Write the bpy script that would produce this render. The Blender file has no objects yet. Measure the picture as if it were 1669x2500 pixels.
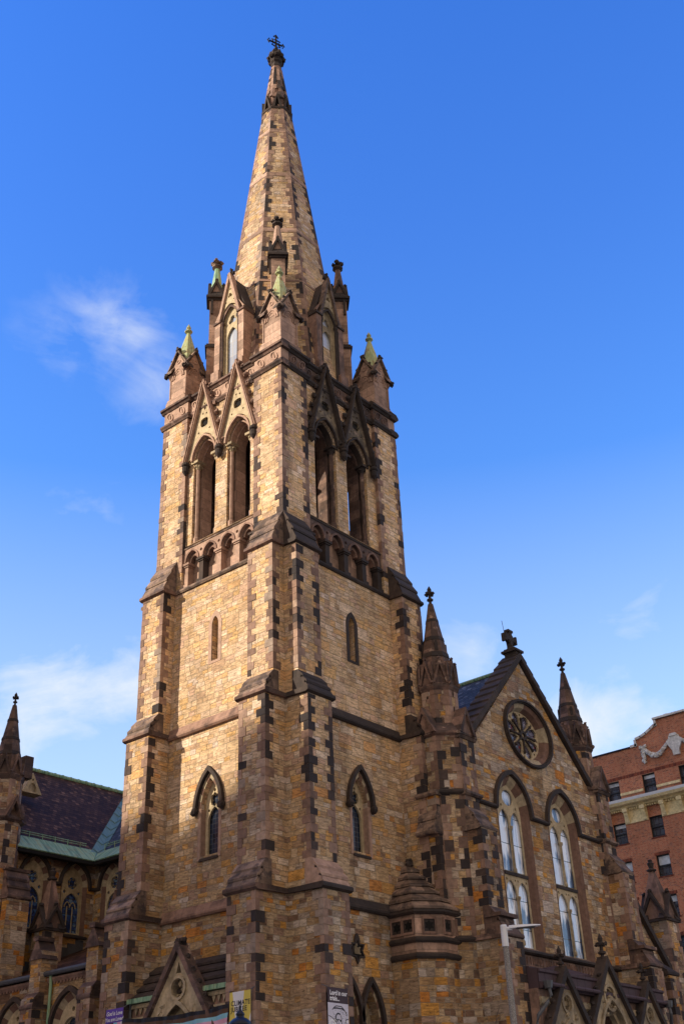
import bpy, math, random
from mathutils import Vector, Matrix, geometry
random.seed(7)
C = bpy.context.scene.collection
PI = math.pi
# ------------------------------------------------------------------ scene dimensions (metres)
TW, TL = 7.45, 7.0                 # tower plan, X and Y
SX, SY = TW / 2, TL / 2            # spire axis
GX, GY = 12.65, -1.87              # nave gable centre and front plane

# ================================================================== materials
class NB:
    def __init__(s, name):
        m = bpy.data.materials.new(name); m.use_nodes = True
        s.m, s.nt = m, m.node_tree; s.nt.nodes.clear()
        s.out = s.nt.nodes.new('ShaderNodeOutputMaterial')
        s.geo = None
    def node(s, t, ins=None, **props):
        n = s.nt.nodes.new(t)
        for k, v in props.items(): setattr(n, k, v)
        for k, v in (ins or {}).items(): s.put(n.inputs[k], v)
        return n
    def put(s, sock, v):
        if isinstance(v, bpy.types.NodeSocket): s.nt.links.new(v, sock)
        elif isinstance(v, bpy.types.Node): s.nt.links.new(v.outputs[0], sock)
        else:
            if sock.type == 'RGBA' and len(v) == 3: v = (*v, 1)
            sock.default_value = v
    def math(s, op, a, b=0.0, c=0.0, clamp=False):
        n = s.nt.nodes.new('ShaderNodeMath'); n.operation = op; n.use_clamp = clamp
        for i, v in enumerate((a, b, c)):
            s.put(n.inputs[i], v)
        return n.outputs[0]
    def vec(s, op, a, b=None):
        n = s.nt.nodes.new('ShaderNodeVectorMath'); n.operation = op
        s.put(n.inputs[0], a)
        if b is not None: s.put(n.inputs[1], b)
        return n.outputs['Value'] if op in ('DOT_PRODUCT', 'LENGTH', 'DISTANCE') else n.outputs[0]
    def mix(s, f, a, b, blend='MIX'):
        n = s.nt.nodes.new('ShaderNodeMix'); n.data_type = 'RGBA'; n.blend_type = blend; n.clamp_factor = True
        s.put(n.inputs[0], f); s.put(n.inputs[6], a); s.put(n.inputs[7], b)
        return n.outputs[2]
    def ramp(s, fac, stops, interp='LINEAR'):
        n = s.nt.nodes.new('ShaderNodeValToRGB'); n.color_ramp.interpolation = interp
        e = n.color_ramp.elements
        while len(e) < len(stops): e.new(0.5)
        for el, (p, c) in zip(e, stops):
            el.position = p; el.color = (*c, 1) if len(c) == 3 else c
        s.put(n.inputs[0], fac); return n.outputs[0]
    def noise(s, vec, scale, detail=3, rough=.55):
        n = s.node('ShaderNodeTexNoise', {'Vector': vec, 'Scale': scale, 'Detail': detail, 'Roughness': rough})
        return n.outputs[0]
    def mapr(s, v, a, b, c=0., d=1.):
        n = s.nt.nodes.new('ShaderNodeMapRange'); n.clamp = True
        s.put(n.inputs[0], v)
        for i, x in enumerate((a, b, c, d)): n.inputs[i + 1].default_value = x
        return n.outputs[0]
    def pos(s):
        if not s.geo: s.geo = s.nt.nodes.new('ShaderNodeNewGeometry')
        return s.geo.outputs['Position']
    def nrm(s):
        s.pos(); return s.geo.outputs['True Normal']
    def wallco(s):
        """horizontal run along any upright wall, height"""
        n = s.nrm(); p = s.pos()
        t = s.vec('NORMALIZE', s.vec('CROSS_PRODUCT', (0, 0, 1), n))
        u = s.vec('DOT_PRODUCT', p, t)
        sep = s.node('ShaderNodeSeparateXYZ', {0: p})
        return u, sep.outputs[2]
    def comb(s, x, y, z=0.0):
        return s.node('ShaderNodeCombineXYZ', {0: x, 1: y, 2: z}).outputs[0]
    def finish(s, color, rough=.85, bump=None, dist=.02, strength=.6, spec=.3, metal=0.0, **kw):
        b = s.nt.nodes.new('ShaderNodeBsdfPrincipled')
        s.put(b.inputs['Base Color'], color); s.put(b.inputs['Roughness'], rough)
        b.inputs['Specular IOR Level'].default_value = spec; b.inputs['Metallic'].default_value = metal
        if bump is not None:
            bn = s.node('ShaderNodeBump', {'Height': bump, 'Strength': strength, 'Distance': dist})
            s.nt.links.new(bn.outputs[0], b.inputs['Normal'])
        for k, v in kw.items(): s.put(b.inputs[k], v)
        s.nt.links.new(b.outputs[0], s.out.inputs[0])
        return s.m

def masonry(name, stops, h=.185, bw=.46, mortar=(.33, .27, .19), msize=.009, soot=.55, gain=1.46, big=.78, soft=.36):
    b = NB(name); u, z = b.wallco(); p = b.pos()
    n0 = b.noise(p, 1.6, 2)
    v = b.math('ADD', z, b.math('MULTIPLY', b.math('SINE', b.math('MULTIPLY', z, 2.1)), .07))
    v = b.math('ADD', v, b.math('MULTIPLY', b.math('SINE', b.math('MULTIPLY', z, 5.7)), .035))
    v = b.math('ADD', v, b.math('MULTIPLY', b.math('SUBTRACT', n0, .5), .045))
    n1 = b.noise(p, 3.3, 2)
    uw = b.math('ADD', u, b.math('MULTIPLY', b.math('SUBTRACT', n1, .5), .07))
    def shifted(hh, seed):
        row = b.math('FLOOR', b.math('DIVIDE', v, hh))
        wn = b.node('ShaderNodeTexWhiteNoise', {'W': b.math('ADD', row, seed)}, noise_dimensions='1D').outputs[0]
        return b.comb(b.math('ADD', uw, b.math('MULTIPLY', wn, 3.0)), v)
    def brick(vec, w, hh, ms, off=.5, sq=1.0):
        return b.node('ShaderNodeTexBrick', {'Vector': vec, 'Color1': (0, 0, 0, 1), 'Color2': (1, 1, 1, 1), 'Mortar': (.5, .5, .5, 1), 'Scale': 1.0,
            'Mortar Size': ms, 'Mortar Smooth': .25, 'Bias': 0.0, 'Brick Width': w, 'Row Height': hh}, offset=off, squash=sq, squash_frequency=2)
    va, vb = shifted(h, .3), shifted(2 * h, 5.7)
    A = brick(va, bw, h, msize, sq=.62); Am = brick(va, bw, h, 0.0, sq=.62)
    B0 = brick(vb, bw * 1.5, 2 * h, 0.0); B1 = brick(vb, bw * 1.5, 2 * h, msize)
    rB = B0.outputs[0]
    mask = b.math('GREATER_THAN', rB, big)
    val = b.mix(mask, Am.outputs[0], b.math('FRACT', b.math('MULTIPLY', rB, 9.7)))
    fac = b.math('ADD', b.math('MULTIPLY', A.outputs['Fac'], b.math('SUBTRACT', 1.0, mask)), b.math('MULTIPLY', B1.outputs['Fac'], mask))
    col = b.ramp(val, stops, 'CONSTANT')
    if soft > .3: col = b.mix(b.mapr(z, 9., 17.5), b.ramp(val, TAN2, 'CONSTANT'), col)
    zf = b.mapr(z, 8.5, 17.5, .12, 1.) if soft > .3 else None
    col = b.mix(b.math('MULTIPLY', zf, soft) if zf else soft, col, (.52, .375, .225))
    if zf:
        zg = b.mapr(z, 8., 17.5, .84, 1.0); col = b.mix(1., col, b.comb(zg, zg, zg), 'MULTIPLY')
    # quarry-face streaks inside each stone
    st = b.noise(b.comb(b.math('MULTIPLY', u, 1.2), b.math('MULTIPLY', z, 4.5), b.math('MULTIPLY', val, 30.)), 3.2, 6, .68)
    f1 = b.mapr(st, .28, .72, .48, 1.50)
    col = b.mix(1.0, col, b.comb(f1, f1, f1), 'MULTIPLY')
    sp = b.noise(b.comb(b.math('MULTIPLY', u, 5.), b.math('MULTIPLY', z, 15.), b.math('MULTIPLY', val, 11.)), 1.6, 4, .7)
    col = b.mix(b.mapr(sp, .56, .67, 0, .82), col, (.070, .046, .030))
    big_n = b.noise(p, .35, 4)
    f2 = b.mapr(big_n, .3, .7, .70 * gain, 1.20 * gain)
    col = b.mix(1.0, col, b.comb(f2, f2, f2), 'MULTIPLY')
    col = b.mix(b.math('MULTIPLY', fac, .8), col, mortar)
    # soot streaks, mostly on the sides away from sun and rain
    so = b.noise(b.comb(b.math('MULTIPLY', u, 1.0), b.math('MULTIPLY', z, .28), 0.0), 1.1, 5, .6)
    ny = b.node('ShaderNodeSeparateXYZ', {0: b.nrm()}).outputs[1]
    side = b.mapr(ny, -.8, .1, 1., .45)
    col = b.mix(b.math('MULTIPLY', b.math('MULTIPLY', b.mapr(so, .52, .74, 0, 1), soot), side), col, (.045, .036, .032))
    hgt = b.math('ADD', b.math('MULTIPLY', b.math('SUBTRACT', 1.0, fac), .55), b.math('ADD', b.math('MULTIPLY', st, .85), b.math('MULTIPLY', val, .35)))
    return b.finish(col, .92, hgt, .06, .9, .2)

def blockstone(name, stops, soot=.5, sootcol=(.03, .027, .03), rough=.85, jointh=0.0, attr=True, bumpd=.012, patch=0.0):
    """dressed stone; each block carries its own tone"""
    b = NB(name); p = b.pos(); u, z = b.wallco()
    if attr:
        v = b.node('ShaderNodeAttribute', attribute_name='tone').outputs['Fac']
    else:
        v = b.noise(p, .8, 2)
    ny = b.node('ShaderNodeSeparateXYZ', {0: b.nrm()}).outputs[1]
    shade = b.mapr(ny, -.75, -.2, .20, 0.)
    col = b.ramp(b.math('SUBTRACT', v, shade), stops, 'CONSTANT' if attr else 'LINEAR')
    n = b.noise(p, 6, 5, .65); f = b.mapr(n, .3, .7, .72, 1.25)
    col = b.mix(1., col, b.comb(f, f, f), 'MULTIPLY')
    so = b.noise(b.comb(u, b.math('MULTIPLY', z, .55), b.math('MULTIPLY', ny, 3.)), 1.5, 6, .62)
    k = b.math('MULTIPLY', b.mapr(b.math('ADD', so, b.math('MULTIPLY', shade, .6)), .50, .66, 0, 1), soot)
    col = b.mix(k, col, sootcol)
    if patch:
        pn = b.noise(p, 2.2, 5, .62); col = b.mix(b.mapr(pn, .50, .60, 0, patch), col, (.045, .036, .042)); col = b.mix(b.mapr(b.noise(p, 3.1, 4, .6), .62, .68, 0, .6), col, (.40, .28, .22))
    if jointh:
        br = b.node('ShaderNodeTexBrick', {'Vector': b.comb(u, z), 'Scale': 1.0, 'Mortar Size': .008, 'Brick Width': jointh * 2.2, 'Row Height': jointh,
             'Color1': (0, 0, 0, 1), 'Color2': (1, 1, 1, 1), 'Mortar': (.5, .5, .5, 1)})
        fv = b.mapr(br.outputs[0], 0, 1, .62, 1.3)
        col = b.mix(1., col, b.comb(fv, fv, fv), 'MULTIPLY')
        col = b.mix(b.math('MULTIPLY', br.outputs['Fac'], .8), col, (.10, .08, .065))
    return b.finish(col, rough, b.noise(p, 14, 5, .7), bumpd, .7, .25)

def flat(name, col, rough=.6, metal=0., spec=.4, var=.18, scale=5, bump=.0):
    b = NB(name); n = b.noise(b.pos(), scale, 4); f = b.mapr(n, .3, .7, 1 - var, 1 + var)
    c = b.mix(1., col, b.comb(f, f, f), 'MULTIPLY')
    return b.finish(c, rough, n if bump else None, bump or .01, .5, spec, metal)

TAN = [(0, (.44, .29, .145)), (.10, (.50, .36, .20)), (.22, (.40, .27, .15)), (.32, (.55, .41, .25)), (.43, (.48, .29, .10)), (.52, (.50, .36, .21)),
       (.60, (.42, .31, .21)), (.68, (.53, .33, .13)), (.735, (.45, .29, .20)), (.80, (.58, .46, .32)), (.87, (.33, .21, .13)), (.93, (.48, .27, .10)), (.965, (.52, .43, .34))]
TAN2 = [(0, (.33, .20, .085)), (.10, (.38, .255, .125)), (.22, (.25, .15, .075)), (.32, (.41, .295, .165)), (.46, (.42, .22, .06)), (.51, (.34, .235, .135)),
       (.60, (.31, .24, .165)), (.70, (.46, .225, .045)), (.745, (.28, .18, .115)), (.80, (.48, .385, .265)), (.87, (.17, .10, .06)), (.93, (.42, .16, .03)), (.965, (.42, .345, .26))]
BROWN = [(0, (.045, .036, .037)), (.10, (.085, .060, .053)), (.18, (.23, .145, .11)), (.34, (.30, .185, .14)), (.58, (.40, .26, .195)), (.82, (.47, .33, .25)), (.93, (.34, .26, .21))]
TAN = [(q, (c[0], c[1] * .965, c[2] * 1.07)) for q, c in TAN]
TAN2 = [(q, (c[0] * .97, c[1] * .98, c[2] * 1.12)) for q, c in TAN2]
M = {}
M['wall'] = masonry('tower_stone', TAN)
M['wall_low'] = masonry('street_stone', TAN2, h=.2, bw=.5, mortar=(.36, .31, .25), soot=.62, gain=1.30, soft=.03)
GREYTAN = [(q, tuple(c * k for c, k in zip(col, (.93, .96, 1.0)))) for q, col in TAN]
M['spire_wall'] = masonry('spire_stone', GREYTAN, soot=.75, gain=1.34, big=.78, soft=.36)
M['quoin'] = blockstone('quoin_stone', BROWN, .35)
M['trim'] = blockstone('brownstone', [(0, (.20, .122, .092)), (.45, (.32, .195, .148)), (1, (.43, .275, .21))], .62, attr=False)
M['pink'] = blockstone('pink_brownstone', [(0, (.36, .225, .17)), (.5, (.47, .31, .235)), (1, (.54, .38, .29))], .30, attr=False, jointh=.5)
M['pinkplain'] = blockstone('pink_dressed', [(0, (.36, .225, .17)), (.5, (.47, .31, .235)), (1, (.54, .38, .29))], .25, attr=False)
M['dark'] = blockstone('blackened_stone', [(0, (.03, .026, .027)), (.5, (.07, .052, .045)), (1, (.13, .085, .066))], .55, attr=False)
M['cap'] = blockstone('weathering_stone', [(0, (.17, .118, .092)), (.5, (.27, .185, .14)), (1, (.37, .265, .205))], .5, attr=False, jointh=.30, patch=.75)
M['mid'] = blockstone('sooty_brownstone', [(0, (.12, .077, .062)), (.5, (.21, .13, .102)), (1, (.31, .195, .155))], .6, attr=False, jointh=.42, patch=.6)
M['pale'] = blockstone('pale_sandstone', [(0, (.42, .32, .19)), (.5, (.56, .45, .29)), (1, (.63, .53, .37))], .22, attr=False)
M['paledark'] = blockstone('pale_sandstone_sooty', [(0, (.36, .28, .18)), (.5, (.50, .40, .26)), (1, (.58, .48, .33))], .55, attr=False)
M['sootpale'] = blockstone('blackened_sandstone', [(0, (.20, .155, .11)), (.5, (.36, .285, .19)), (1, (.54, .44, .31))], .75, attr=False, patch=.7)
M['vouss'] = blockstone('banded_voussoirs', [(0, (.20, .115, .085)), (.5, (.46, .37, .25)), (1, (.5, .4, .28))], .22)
M['black'] = flat('deep_void', (.008, .007, .007), .95, var=.1)
M['iron'] = flat('black_iron', (.012, .012, .014), .45, .6)
M['lead'] = flat('grey_lead', (.10, .105, .12), .55, .2)
M['bark'] = flat('twig_bark', (.11, .08, .065), .9)

def copper(name, stops, streak):
    b = NB(name); u, z = b.wallco(); p = b.pos()
    n = b.noise(b.comb(b.math('MULTIPLY', u, 4.), b.math('MULTIPLY', z, .7), 0.), 1.6, 5, .6)
    col = b.ramp(n, stops)
    s2 = b.noise(p, 3, 4)
    col = b.mix(b.mapr(s2, .56, .66, 0, streak), col, (.30, .17, .06))
    seam = b.math('LESS_THAN', b.math('FRACT', b.math('MULTIPLY', u, 2.2)), .07)
    col = b.mix(b.math('MULTIPLY', seam, .5), col, (.05, .09, .07))
    return b.finish(col, .6, n, .01, .4, .4)
M['verdigris'] = copper('verdigris_copper', [(.28, (.06, .12, .08)), (.42, (.17, .32, .20)), (.55, (.30, .46, .29)), (.7, (.33, .35, .13))], .35)
M['capcopper'] = copper('bright_copper_patina', [(.28, (.20, .28, .13)), (.42, (.38, .42, .19)), (.52, (.45, .50, .28)), (.62, (.50, .44, .15)), (.75, (.44, .26, .08))], .85)
M['valley'] = copper('blue_copper_flashing', [(.25, (.07, .16, .20)), (.5, (.12, .24, .28)), (.8, (.16, .30, .31))], .1)

def slate(name, c0, c1, glow):
    b = NB(name); u, z = b.wallco()
    br = b.node('ShaderNodeTexBrick', {'Vector': b.comb(u, z), 'Scale': 1.0, 'Mortar Size': .014, 'Mortar Smooth': .4, 'Brick Width': .24, 'Row Height': .15,
          'Color1': (0, 0, 0, 1), 'Color2': (1, 1, 1, 1), 'Mortar': (.5, .5, .5, 1)})
    col = b.ramp(br.outputs[0], [(0, c0), (.7, c1), (.93, glow), (1., tuple(x * 1.5 for x in glow))])
    col = b.mix(b.math('MULTIPLY', br.outputs['Fac'], .8), col, (.008, .008, .01))
    n = b.noise(b.pos(), .5, 4); f = b.mapr(n, .3, .7, .75, 1.25)
    col = b.mix(1., col, b.comb(f, f, f), 'MULTIPLY')
    saw = b.math('FRACT', b.math('DIVIDE', z, .15))
    hgt = b.math('ADD', b.math('MULTIPLY', b.math('SUBTRACT', 1., saw), .7), b.math('MULTIPLY', br.outputs[0], .25))
    return b.finish(col, .7, hgt, .04, .9, .12)
M['slate'] = slate('purple_slate', (.036, .017, .011), (.068, .034, .022), (.12, .065, .042))
M['slateblue'] = slate('blue_slate', (.035, .042, .065), (.07, .082, .115), (.12, .135, .175))
b = NB('standing_seam_metal'); u, z = b.wallco()
seam = b.math('LESS_THAN', b.math('FRACT', b.math('MULTIPLY', u, 1.9)), .06)
M['metalroof'] = b.finish(b.mix(seam, (.085, .058, .068), (.045, .03, .036)), .7, b.noise(b.pos(), 4, 3), .01, .3, .15)

def leaded(name, base, lead, gx, gz, rough=.12, patch=None, lw=.10):
    b = NB(name); u, z = b.wallco(); p = b.pos()
    fx = b.math('FRACT', b.math('DIVIDE', u, gx)); fz = b.math('FRACT', b.math('DIVIDE', z, gz))
    ln = b.math('MAXIMUM', b.math('LESS_THAN', fx, lw), b.math('LESS_THAN', fz, lw))
    cell = b.comb(b.math('FLOOR', b.math('DIVIDE', u, gx)), b.math('FLOOR', b.math('DIVIDE', z, gz)))
    wn = b.node('ShaderNodeTexWhiteNoise', {'Vector': cell}, noise_dimensions='2D').outputs[0]
    col = b.mix(b.mapr(wn, 0, 1, 0, .8), base, tuple(min(1, x * 2.4) for x in base))
    if patch: col = b.mix(b.mapr(b.noise(b.comb(b.math('MULTIPLY', u, 2.2), b.math('MULTIPLY', z, .5), 0.), 1.0, 3), .49, .57, 0, 1), col, patch)
    col = b.mix(ln, col, lead)
    return b.finish(col, rough, b.math('ADD', wn, b.noise(p, 3, 2)), .006, .5, .8)
M['glass_dark'] = leaded('leaded_glass', (.012, .02, .04), (.10, .11, .13), .14, .17)
M['glass_pale'] = leaded('storm_glazing_painted_sky', (.66, .75, .95), (.05, .05, .055), .62, 1.02, .2, (.07, .11, .22), .03)  # storm glazing; pale blue base and dark patches paint in the reflected sky
M['glass_sky'] = leaded('belfry_lights', (.34, .38, .50), (.5, .5, .52), .9, .78, .1, None, .05)
b = NB('stained_glass'); p = b.pos()
vo = b.node('ShaderNodeTexVoronoi', {'Vector': p, 'Scale': 9.0})
vd = b.node('ShaderNodeTexVoronoi', {'Vector': p, 'Scale': 9.0}, feature='DISTANCE_TO_EDGE')
col = b.ramp(b.node('ShaderNodeSeparateXYZ', {0: vo.outputs['Color']}).outputs[0], [(0, (.10, .10, .16)), (.3, (.22, .21, .32)), (.55, (.30, .03, .05)), (.66, (.14, .15, .26)), (.85, (.36, .33, .42))], 'CONSTANT')
M['stained'] = b.finish(b.mix(b.math('LESS_THAN', vd.outputs[0], .05), col, (.01, .01, .015)), .2, None, spec=.6)
b = NB('blue_stained_glass'); p = b.pos(); u, z = b.wallco()
vo = b.node('ShaderNodeTexVoronoi', {'Vector': p, 'Scale': 7.0})
col = b.ramp(b.node('ShaderNodeSeparateXYZ', {0: vo.outputs['Color']}).outputs[0], [(0, (.015, .03, .11)), (.4, (.03, .07, .24)), (.7, (.06, .14, .33)), (.9, (.16, .24, .34))], 'CONSTANT')
ln = b.math('LESS_THAN', b.math('FRACT', b.math('DIVIDE', z, .33)), .10)
M['blueglass'] = b.finish(b.mix(ln, col, (.03, .03, .03)), .15, None, spec=.7)

def redbrick(name):
    b = NB(name); u, z = b.wallco()
    br = b.node('ShaderNodeTexBrick', {'Vector': b.comb(u, z), 'Scale': 1.0, 'Mortar Size': .011, 'Mortar Smooth': .2, 'Brick Width': .23, 'Row Height': .082,
         'Color1': (0, 0, 0, 1), 'Color2': (1, 1, 1, 1), 'Mortar': (.5, .5, .5, 1)}, squash=.5, squash_frequency=2)
    col = b.ramp(br.outputs[0], [(0, (.20, .065, .045)), (.16, (.40, .115, .06)), (.5, (.47, .145, .08)), (.8, (.51, .19, .10)), (.95, (.28, .11, .085))])
    col = b.mix(b.math('MULTIPLY', br.outputs['Fac'], .75), col, (.48, .33, .20))
    n = b.noise(b.pos(), .4, 4); f = b.mapr(n, .3, .7, .8, 1.2)
    col = b.mix(1., col, b.comb(f, f, f), 'MULTIPLY')
    return b.finish(col, .9, b.math('SUBTRACT', 1., br.outputs['Fac']), .01, .4, .2)
M['brick'] = redbrick('red_brick')
M['soldier'] = blockstone('soldier_brick', [(0, (.16, .045, .03)), (.5, (.27, .075, .04)), (1, (.33, .11, .06))], .1)
M['terracotta'] = blockstone('buff_terracotta', [(0, (.66, .52, .26)), (.5, (.76, .62, .34)), (1, (.82, .68, .40))], .12, attr=False)
M['whitestone'] = blockstone('white_cast_stone', [(0, (.52, .50, .46)), (.5, (.66, .64, .60)), (1, (.74, .72, .68))], .18, attr=False, sootcol=(.2, .18, .16))
M['whitepaint'] = flat('white_painted_metal', (.74, .76, .80), .45, var=.05)
M['sash'] = flat('dark_sash', (.016, .017, .022), .5)
M['pane'] = leaded('sash_glass', (.045, .055, .07), (.014, .015, .02), .33, .36, .06, (.02, .025, .035), .09)
M['blind'] = flat('pale_blind', (.55, .58, .62), .5, var=.3, scale=2)
b = NB('speckled_concrete'); n = b.noise(b.pos(), 60, 2, .8)
M['concrete'] = b.finish(b.ramp(n, [(.40, (.16, .15, .145)), (.5, (.34, .325, .31)), (.62, (.52, .50, .48))], 'CONSTANT'), .85)
M['lampglass'] = flat('frosted_lamp_glass', (.50, .48, .48), .25, var=.1, spec=.6)
M['navy'] = flat('navy_enamel', (.010, .014, .030), .3, .3, var=.1)
M['asphalt'] = flat('asphalt', (.05, .05, .052), .9, var=.25, scale=30, bump=.005)
M['paving'] = flat('concrete_paving', (.30, .29, .27), .9, var=.15, scale=3)
M['roadpaint'] = flat('road_paint', (.72, .71, .66), .7)
M['earth'] = flat('city_ground', (.11, .105, .10), .95, var=.3, scale=.3)
def cloth(name, col): return flat(name, col, .75, var=.10, scale=2.2)

# ================================================================== mesh builder
class Fr:
    """upright frame: a runs along the wall, b is height, c points out of the wall"""
    def __init__(s, o, u, n): s.o, s.u, s.n = Vector(o), Vector(u).normalized(), Vector(n).normalized()
    def __call__(s, a, b, c): return s.o + s.u * a + s.n * c + Vector((0, 0, b))
class MB:
    def __init__(s): s.v, s.f, s.t = [], [], []; s.tone = .5
    def add(s, vs, fs):
        k = len(s.v); s.v += [tuple(x) for x in vs]; s.f += [tuple(i + k for i in f) for f in fs]; s.t += [s.tone] * len(fs)
        return s
    def hexa(s, p):            # 8 corners: 4 below, 4 above
        return s.add(p, [(0, 3, 2, 1), (4, 5, 6, 7), (0, 1, 5, 4), (1, 2, 6, 5), (2, 3, 7, 6), (3, 0, 4, 7)])
    def box(s, x0, x1, y0, y1, z0, z1):
        return s.hexa([(x0, y0, z0), (x1, y0, z0), (x1, y1, z0), (x0, y1, z0), (x0, y0, z1), (x1, y0, z1), (x1, y1, z1), (x0, y1, z1)])
    def ob(s, F, a0, a1, b0, b1, c0, c1):
        return s.hexa([F(a0, b0, c0), F(a1, b0, c0), F(a1, b0, c1), F(a0, b0, c1), F(a0, b1, c0), F(a1, b1, c0), F(a1, b1, c1), F(a0, b1, c1)])
    def slab(s, F, outline, c0, c1, holes=()):
        """outline and holes are (a, b) loops, extruded from c0 to c1"""
        loops = [list(outline)] + [list(h) for h in holes]
        pts = [q for l in loops for q in l]; n = len(pts)
        if len(loops) == 1:
            tris = geometry.tessellate_polygon([[Vector((x, y, 0)) for x, y in l] for l in loops])
        else:
            ed, k = [], 0
            for l in loops: ed += [(k + i, k + (i + 1) % len(l)) for i in range(len(l))]; k += len(l)
            V2, _, F2, OV, _, _ = geometry.delaunay_2d_cdt([Vector(q) for q in pts], ed, [], 0, 1e-7)
            back = [o[0] if o else -1 for o in OV]
            def inside(l, x, y):
                r = False
                for (x0, y0), (x1, y1) in zip(l, l[1:] + l[:1]):
                    if (y0 > y) != (y1 > y) and x < (x1 - x0) * (y - y0) / (y1 - y0) + x0: r = not r
                return r
            tris = []
            for f in F2:
                cx = sum(V2[i].x for i in f) / 3; cy = sum(V2[i].y for i in f) / 3
                if inside(loops[0], cx, cy) and not any(inside(l, cx, cy) for l in loops[1:]) and all(back[i] >= 0 for i in f): tris.append([back[i] for i in f])
        vs = [F(a, b, c1) for a, b in pts] + [F(a, b, c0) for a, b in pts]
        fs = [tuple(t) for t in tris] + [tuple(i + n for i in reversed(t)) for t in tris]
        k = 0
        for l in loops:
            m = len(l)
            for i in range(m):
                j = (i + 1) % m; fs.append((k + i, k + j, n + k + j, n + k + i))
            k += m
        return s.add(vs, fs)
    def prof(s, F, poly, a0, a1):
        """(c, b) profile extruded along a"""
        n = len(poly); vs = [F(a0, b, c) for c, b in poly] + [F(a1, b, c) for c, b in poly]
        return s.add(vs, [tuple(range(n)), tuple(range(2 * n - 1, n - 1, -1))] + [(i, (i + 1) % n, n + (i + 1) % n, n + i) for i in range(n)])
    def band(s, F, inner, outer, c0, c1):
        """strip between two open (a, b) polylines, c0 to c1"""
        n = len(inner); vs = [F(*q, c) for c in (c0, c1) for l in (inner, outer) for q in l]
        I0, O0, I1, O1 = 0, n, 2 * n, 3 * n; fs = []
        for i in range(n - 1):
            fs += [(I1 + i, O1 + i, O1 + i + 1, I1 + i + 1), (I0 + i, I0 + i + 1, O0 + i + 1, O0 + i), (O0 + i, O0 + i + 1, O1 + i + 1, O1 + i), (I0 + i, I1 + i, I1 + i + 1, I0 + i + 1)]
        fs += [(I0, O0, O1, I1), (I0 + n - 1, I1 + n - 1, O1 + n - 1, O0 + n - 1)]
        return s.add(vs, fs)
    def rings(s, rings, cap=True):
        n = len(rings[0]); k = 0; vs = [p for r in rings for p in r]; fs = []
        for j in range(len(rings) - 1):
            for i in range(n):
                fs.append((j * n + i, j * n + (i + 1) % n, (j + 1) * n + (i + 1) % n, (j + 1) * n + i))
        if cap: fs += [tuple(range(n - 1, -1, -1)), tuple(range((len(rings) - 1) * n, len(rings) * n))]
        return s.add(vs, fs)
    def lathe(s, x, y, prof, n=8, rot=None):
        """prof: (apothem, z); regular n-gon rings"""
        rot = PI / n if rot is None else rot; R = []
        for r, z in prof:
            q = r / math.cos(PI / n)
            R.append([(x + q * math.cos(rot + 2 * PI * i / n), y + q * math.sin(rot + 2 * PI * i / n), z) for i in range(n)])
        return s.rings(R)
    def tube(s, pts, r, n=6):
        pts = [Vector(p) for p in pts]; R = []
        for i, p in enumerate(pts):
            d = (pts[min(i + 1, len(pts) - 1)] - pts[max(i - 1, 0)]).normalized()
            ref = Vector((0, 0, 1)) if abs(d.z) < .9 else Vector((1, 0, 0))
            x = d.cross(ref).normalized(); y = d.cross(x)
            rr = r[i] if isinstance(r, (list, tuple)) else r
            R.append([p + (x * math.cos(2 * PI * k / n) + y * math.sin(2 * PI * k / n)) * rr for k in range(n)])
        return s.rings(R)
    def blob(s, p, r, seed=0, n=7, m=5, sq=(1, 1, 1), lump=.35):
        rnd = random.Random(seed + int(p[0] * 31 + p[1] * 57 + p[2] * 91)); R = []
        for j in range(1, m):
            th = PI * j / m; row = []
            for i in range(n):
                q = r * (1 + lump * (rnd.random() - .5) * 2); a = 2 * PI * i / n
                row.append((p[0] + q * sq[0] * math.sin(th) * math.cos(a), p[1] + q * sq[1] * math.sin(th) * math.sin(a), p[2] - q * sq[2] * math.cos(th)))
            R.append(row)
        return s.rings(R)
    def build(s, name, mat, parent=None, smooth=False, label=None):
        import bmesh
        me = bpy.data.meshes.new(name); me.from_pydata(s.v, [], s.f)
        at = me.attributes.new('tone', 'FLOAT', 'FACE')
        at.data.foreach_set('value', s.t)
        bm = bmesh.new(); bm.from_mesh(me); bmesh.ops.recalc_face_normals(bm, faces=bm.faces); bm.to_mesh(me); bm.free()
        me.materials.append(M[mat] if isinstance(mat, str) else mat)
        if smooth: me.shade_smooth()
        o = bpy.data.objects.new(name, me); C.objects.link(o)
        if parent: o.parent = parent
        if label: o['label'] = label
        return o
def root(name, label, cat, group=None):
    o = bpy.data.objects.new(name, None); C.objects.link(o); o['label'] = label; o['category'] = cat
    o.empty_display_size = .5
    if group: o['group'] = group
    return o
def tag(o, label, cat, group=None):
    o['label'] = label; o['category'] = cat
    if group: o['group'] = group
    return o
def struct(o): o['kind'] = 'structure'; return o
def arch(cx, zs, hw, rise, n=9):
    """pointed arch from the left springing over the apex to the right one"""
    R = (hw * hw + rise * rise) / (2 * hw); th = math.asin(min(1, rise / R)) if rise <= R else PI - math.asin(R and min(1, rise / R))
    L = []
    for i in range(n + 1):
        t = th * i / n; L.append((cx - hw + R - R * math.cos(t), zs + R * math.sin(t)))
    L[-1] = (cx, zs + rise)
    return L + [(2 * cx - x, y) for x, y in reversed(L[:-1])]
def opening(cx, z0, zs, hw, rise, n=9): return [(cx - hw, z0)] + arch(cx, zs, hw, rise, n) + [(cx + hw, z0)]
def circle(cx, cz, r, n=16, ph=0.): return [(cx + r * math.cos(2 * PI * i / n + ph), cz + r * math.sin(2 * PI * i / n + ph)) for i in range(n)]
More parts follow.
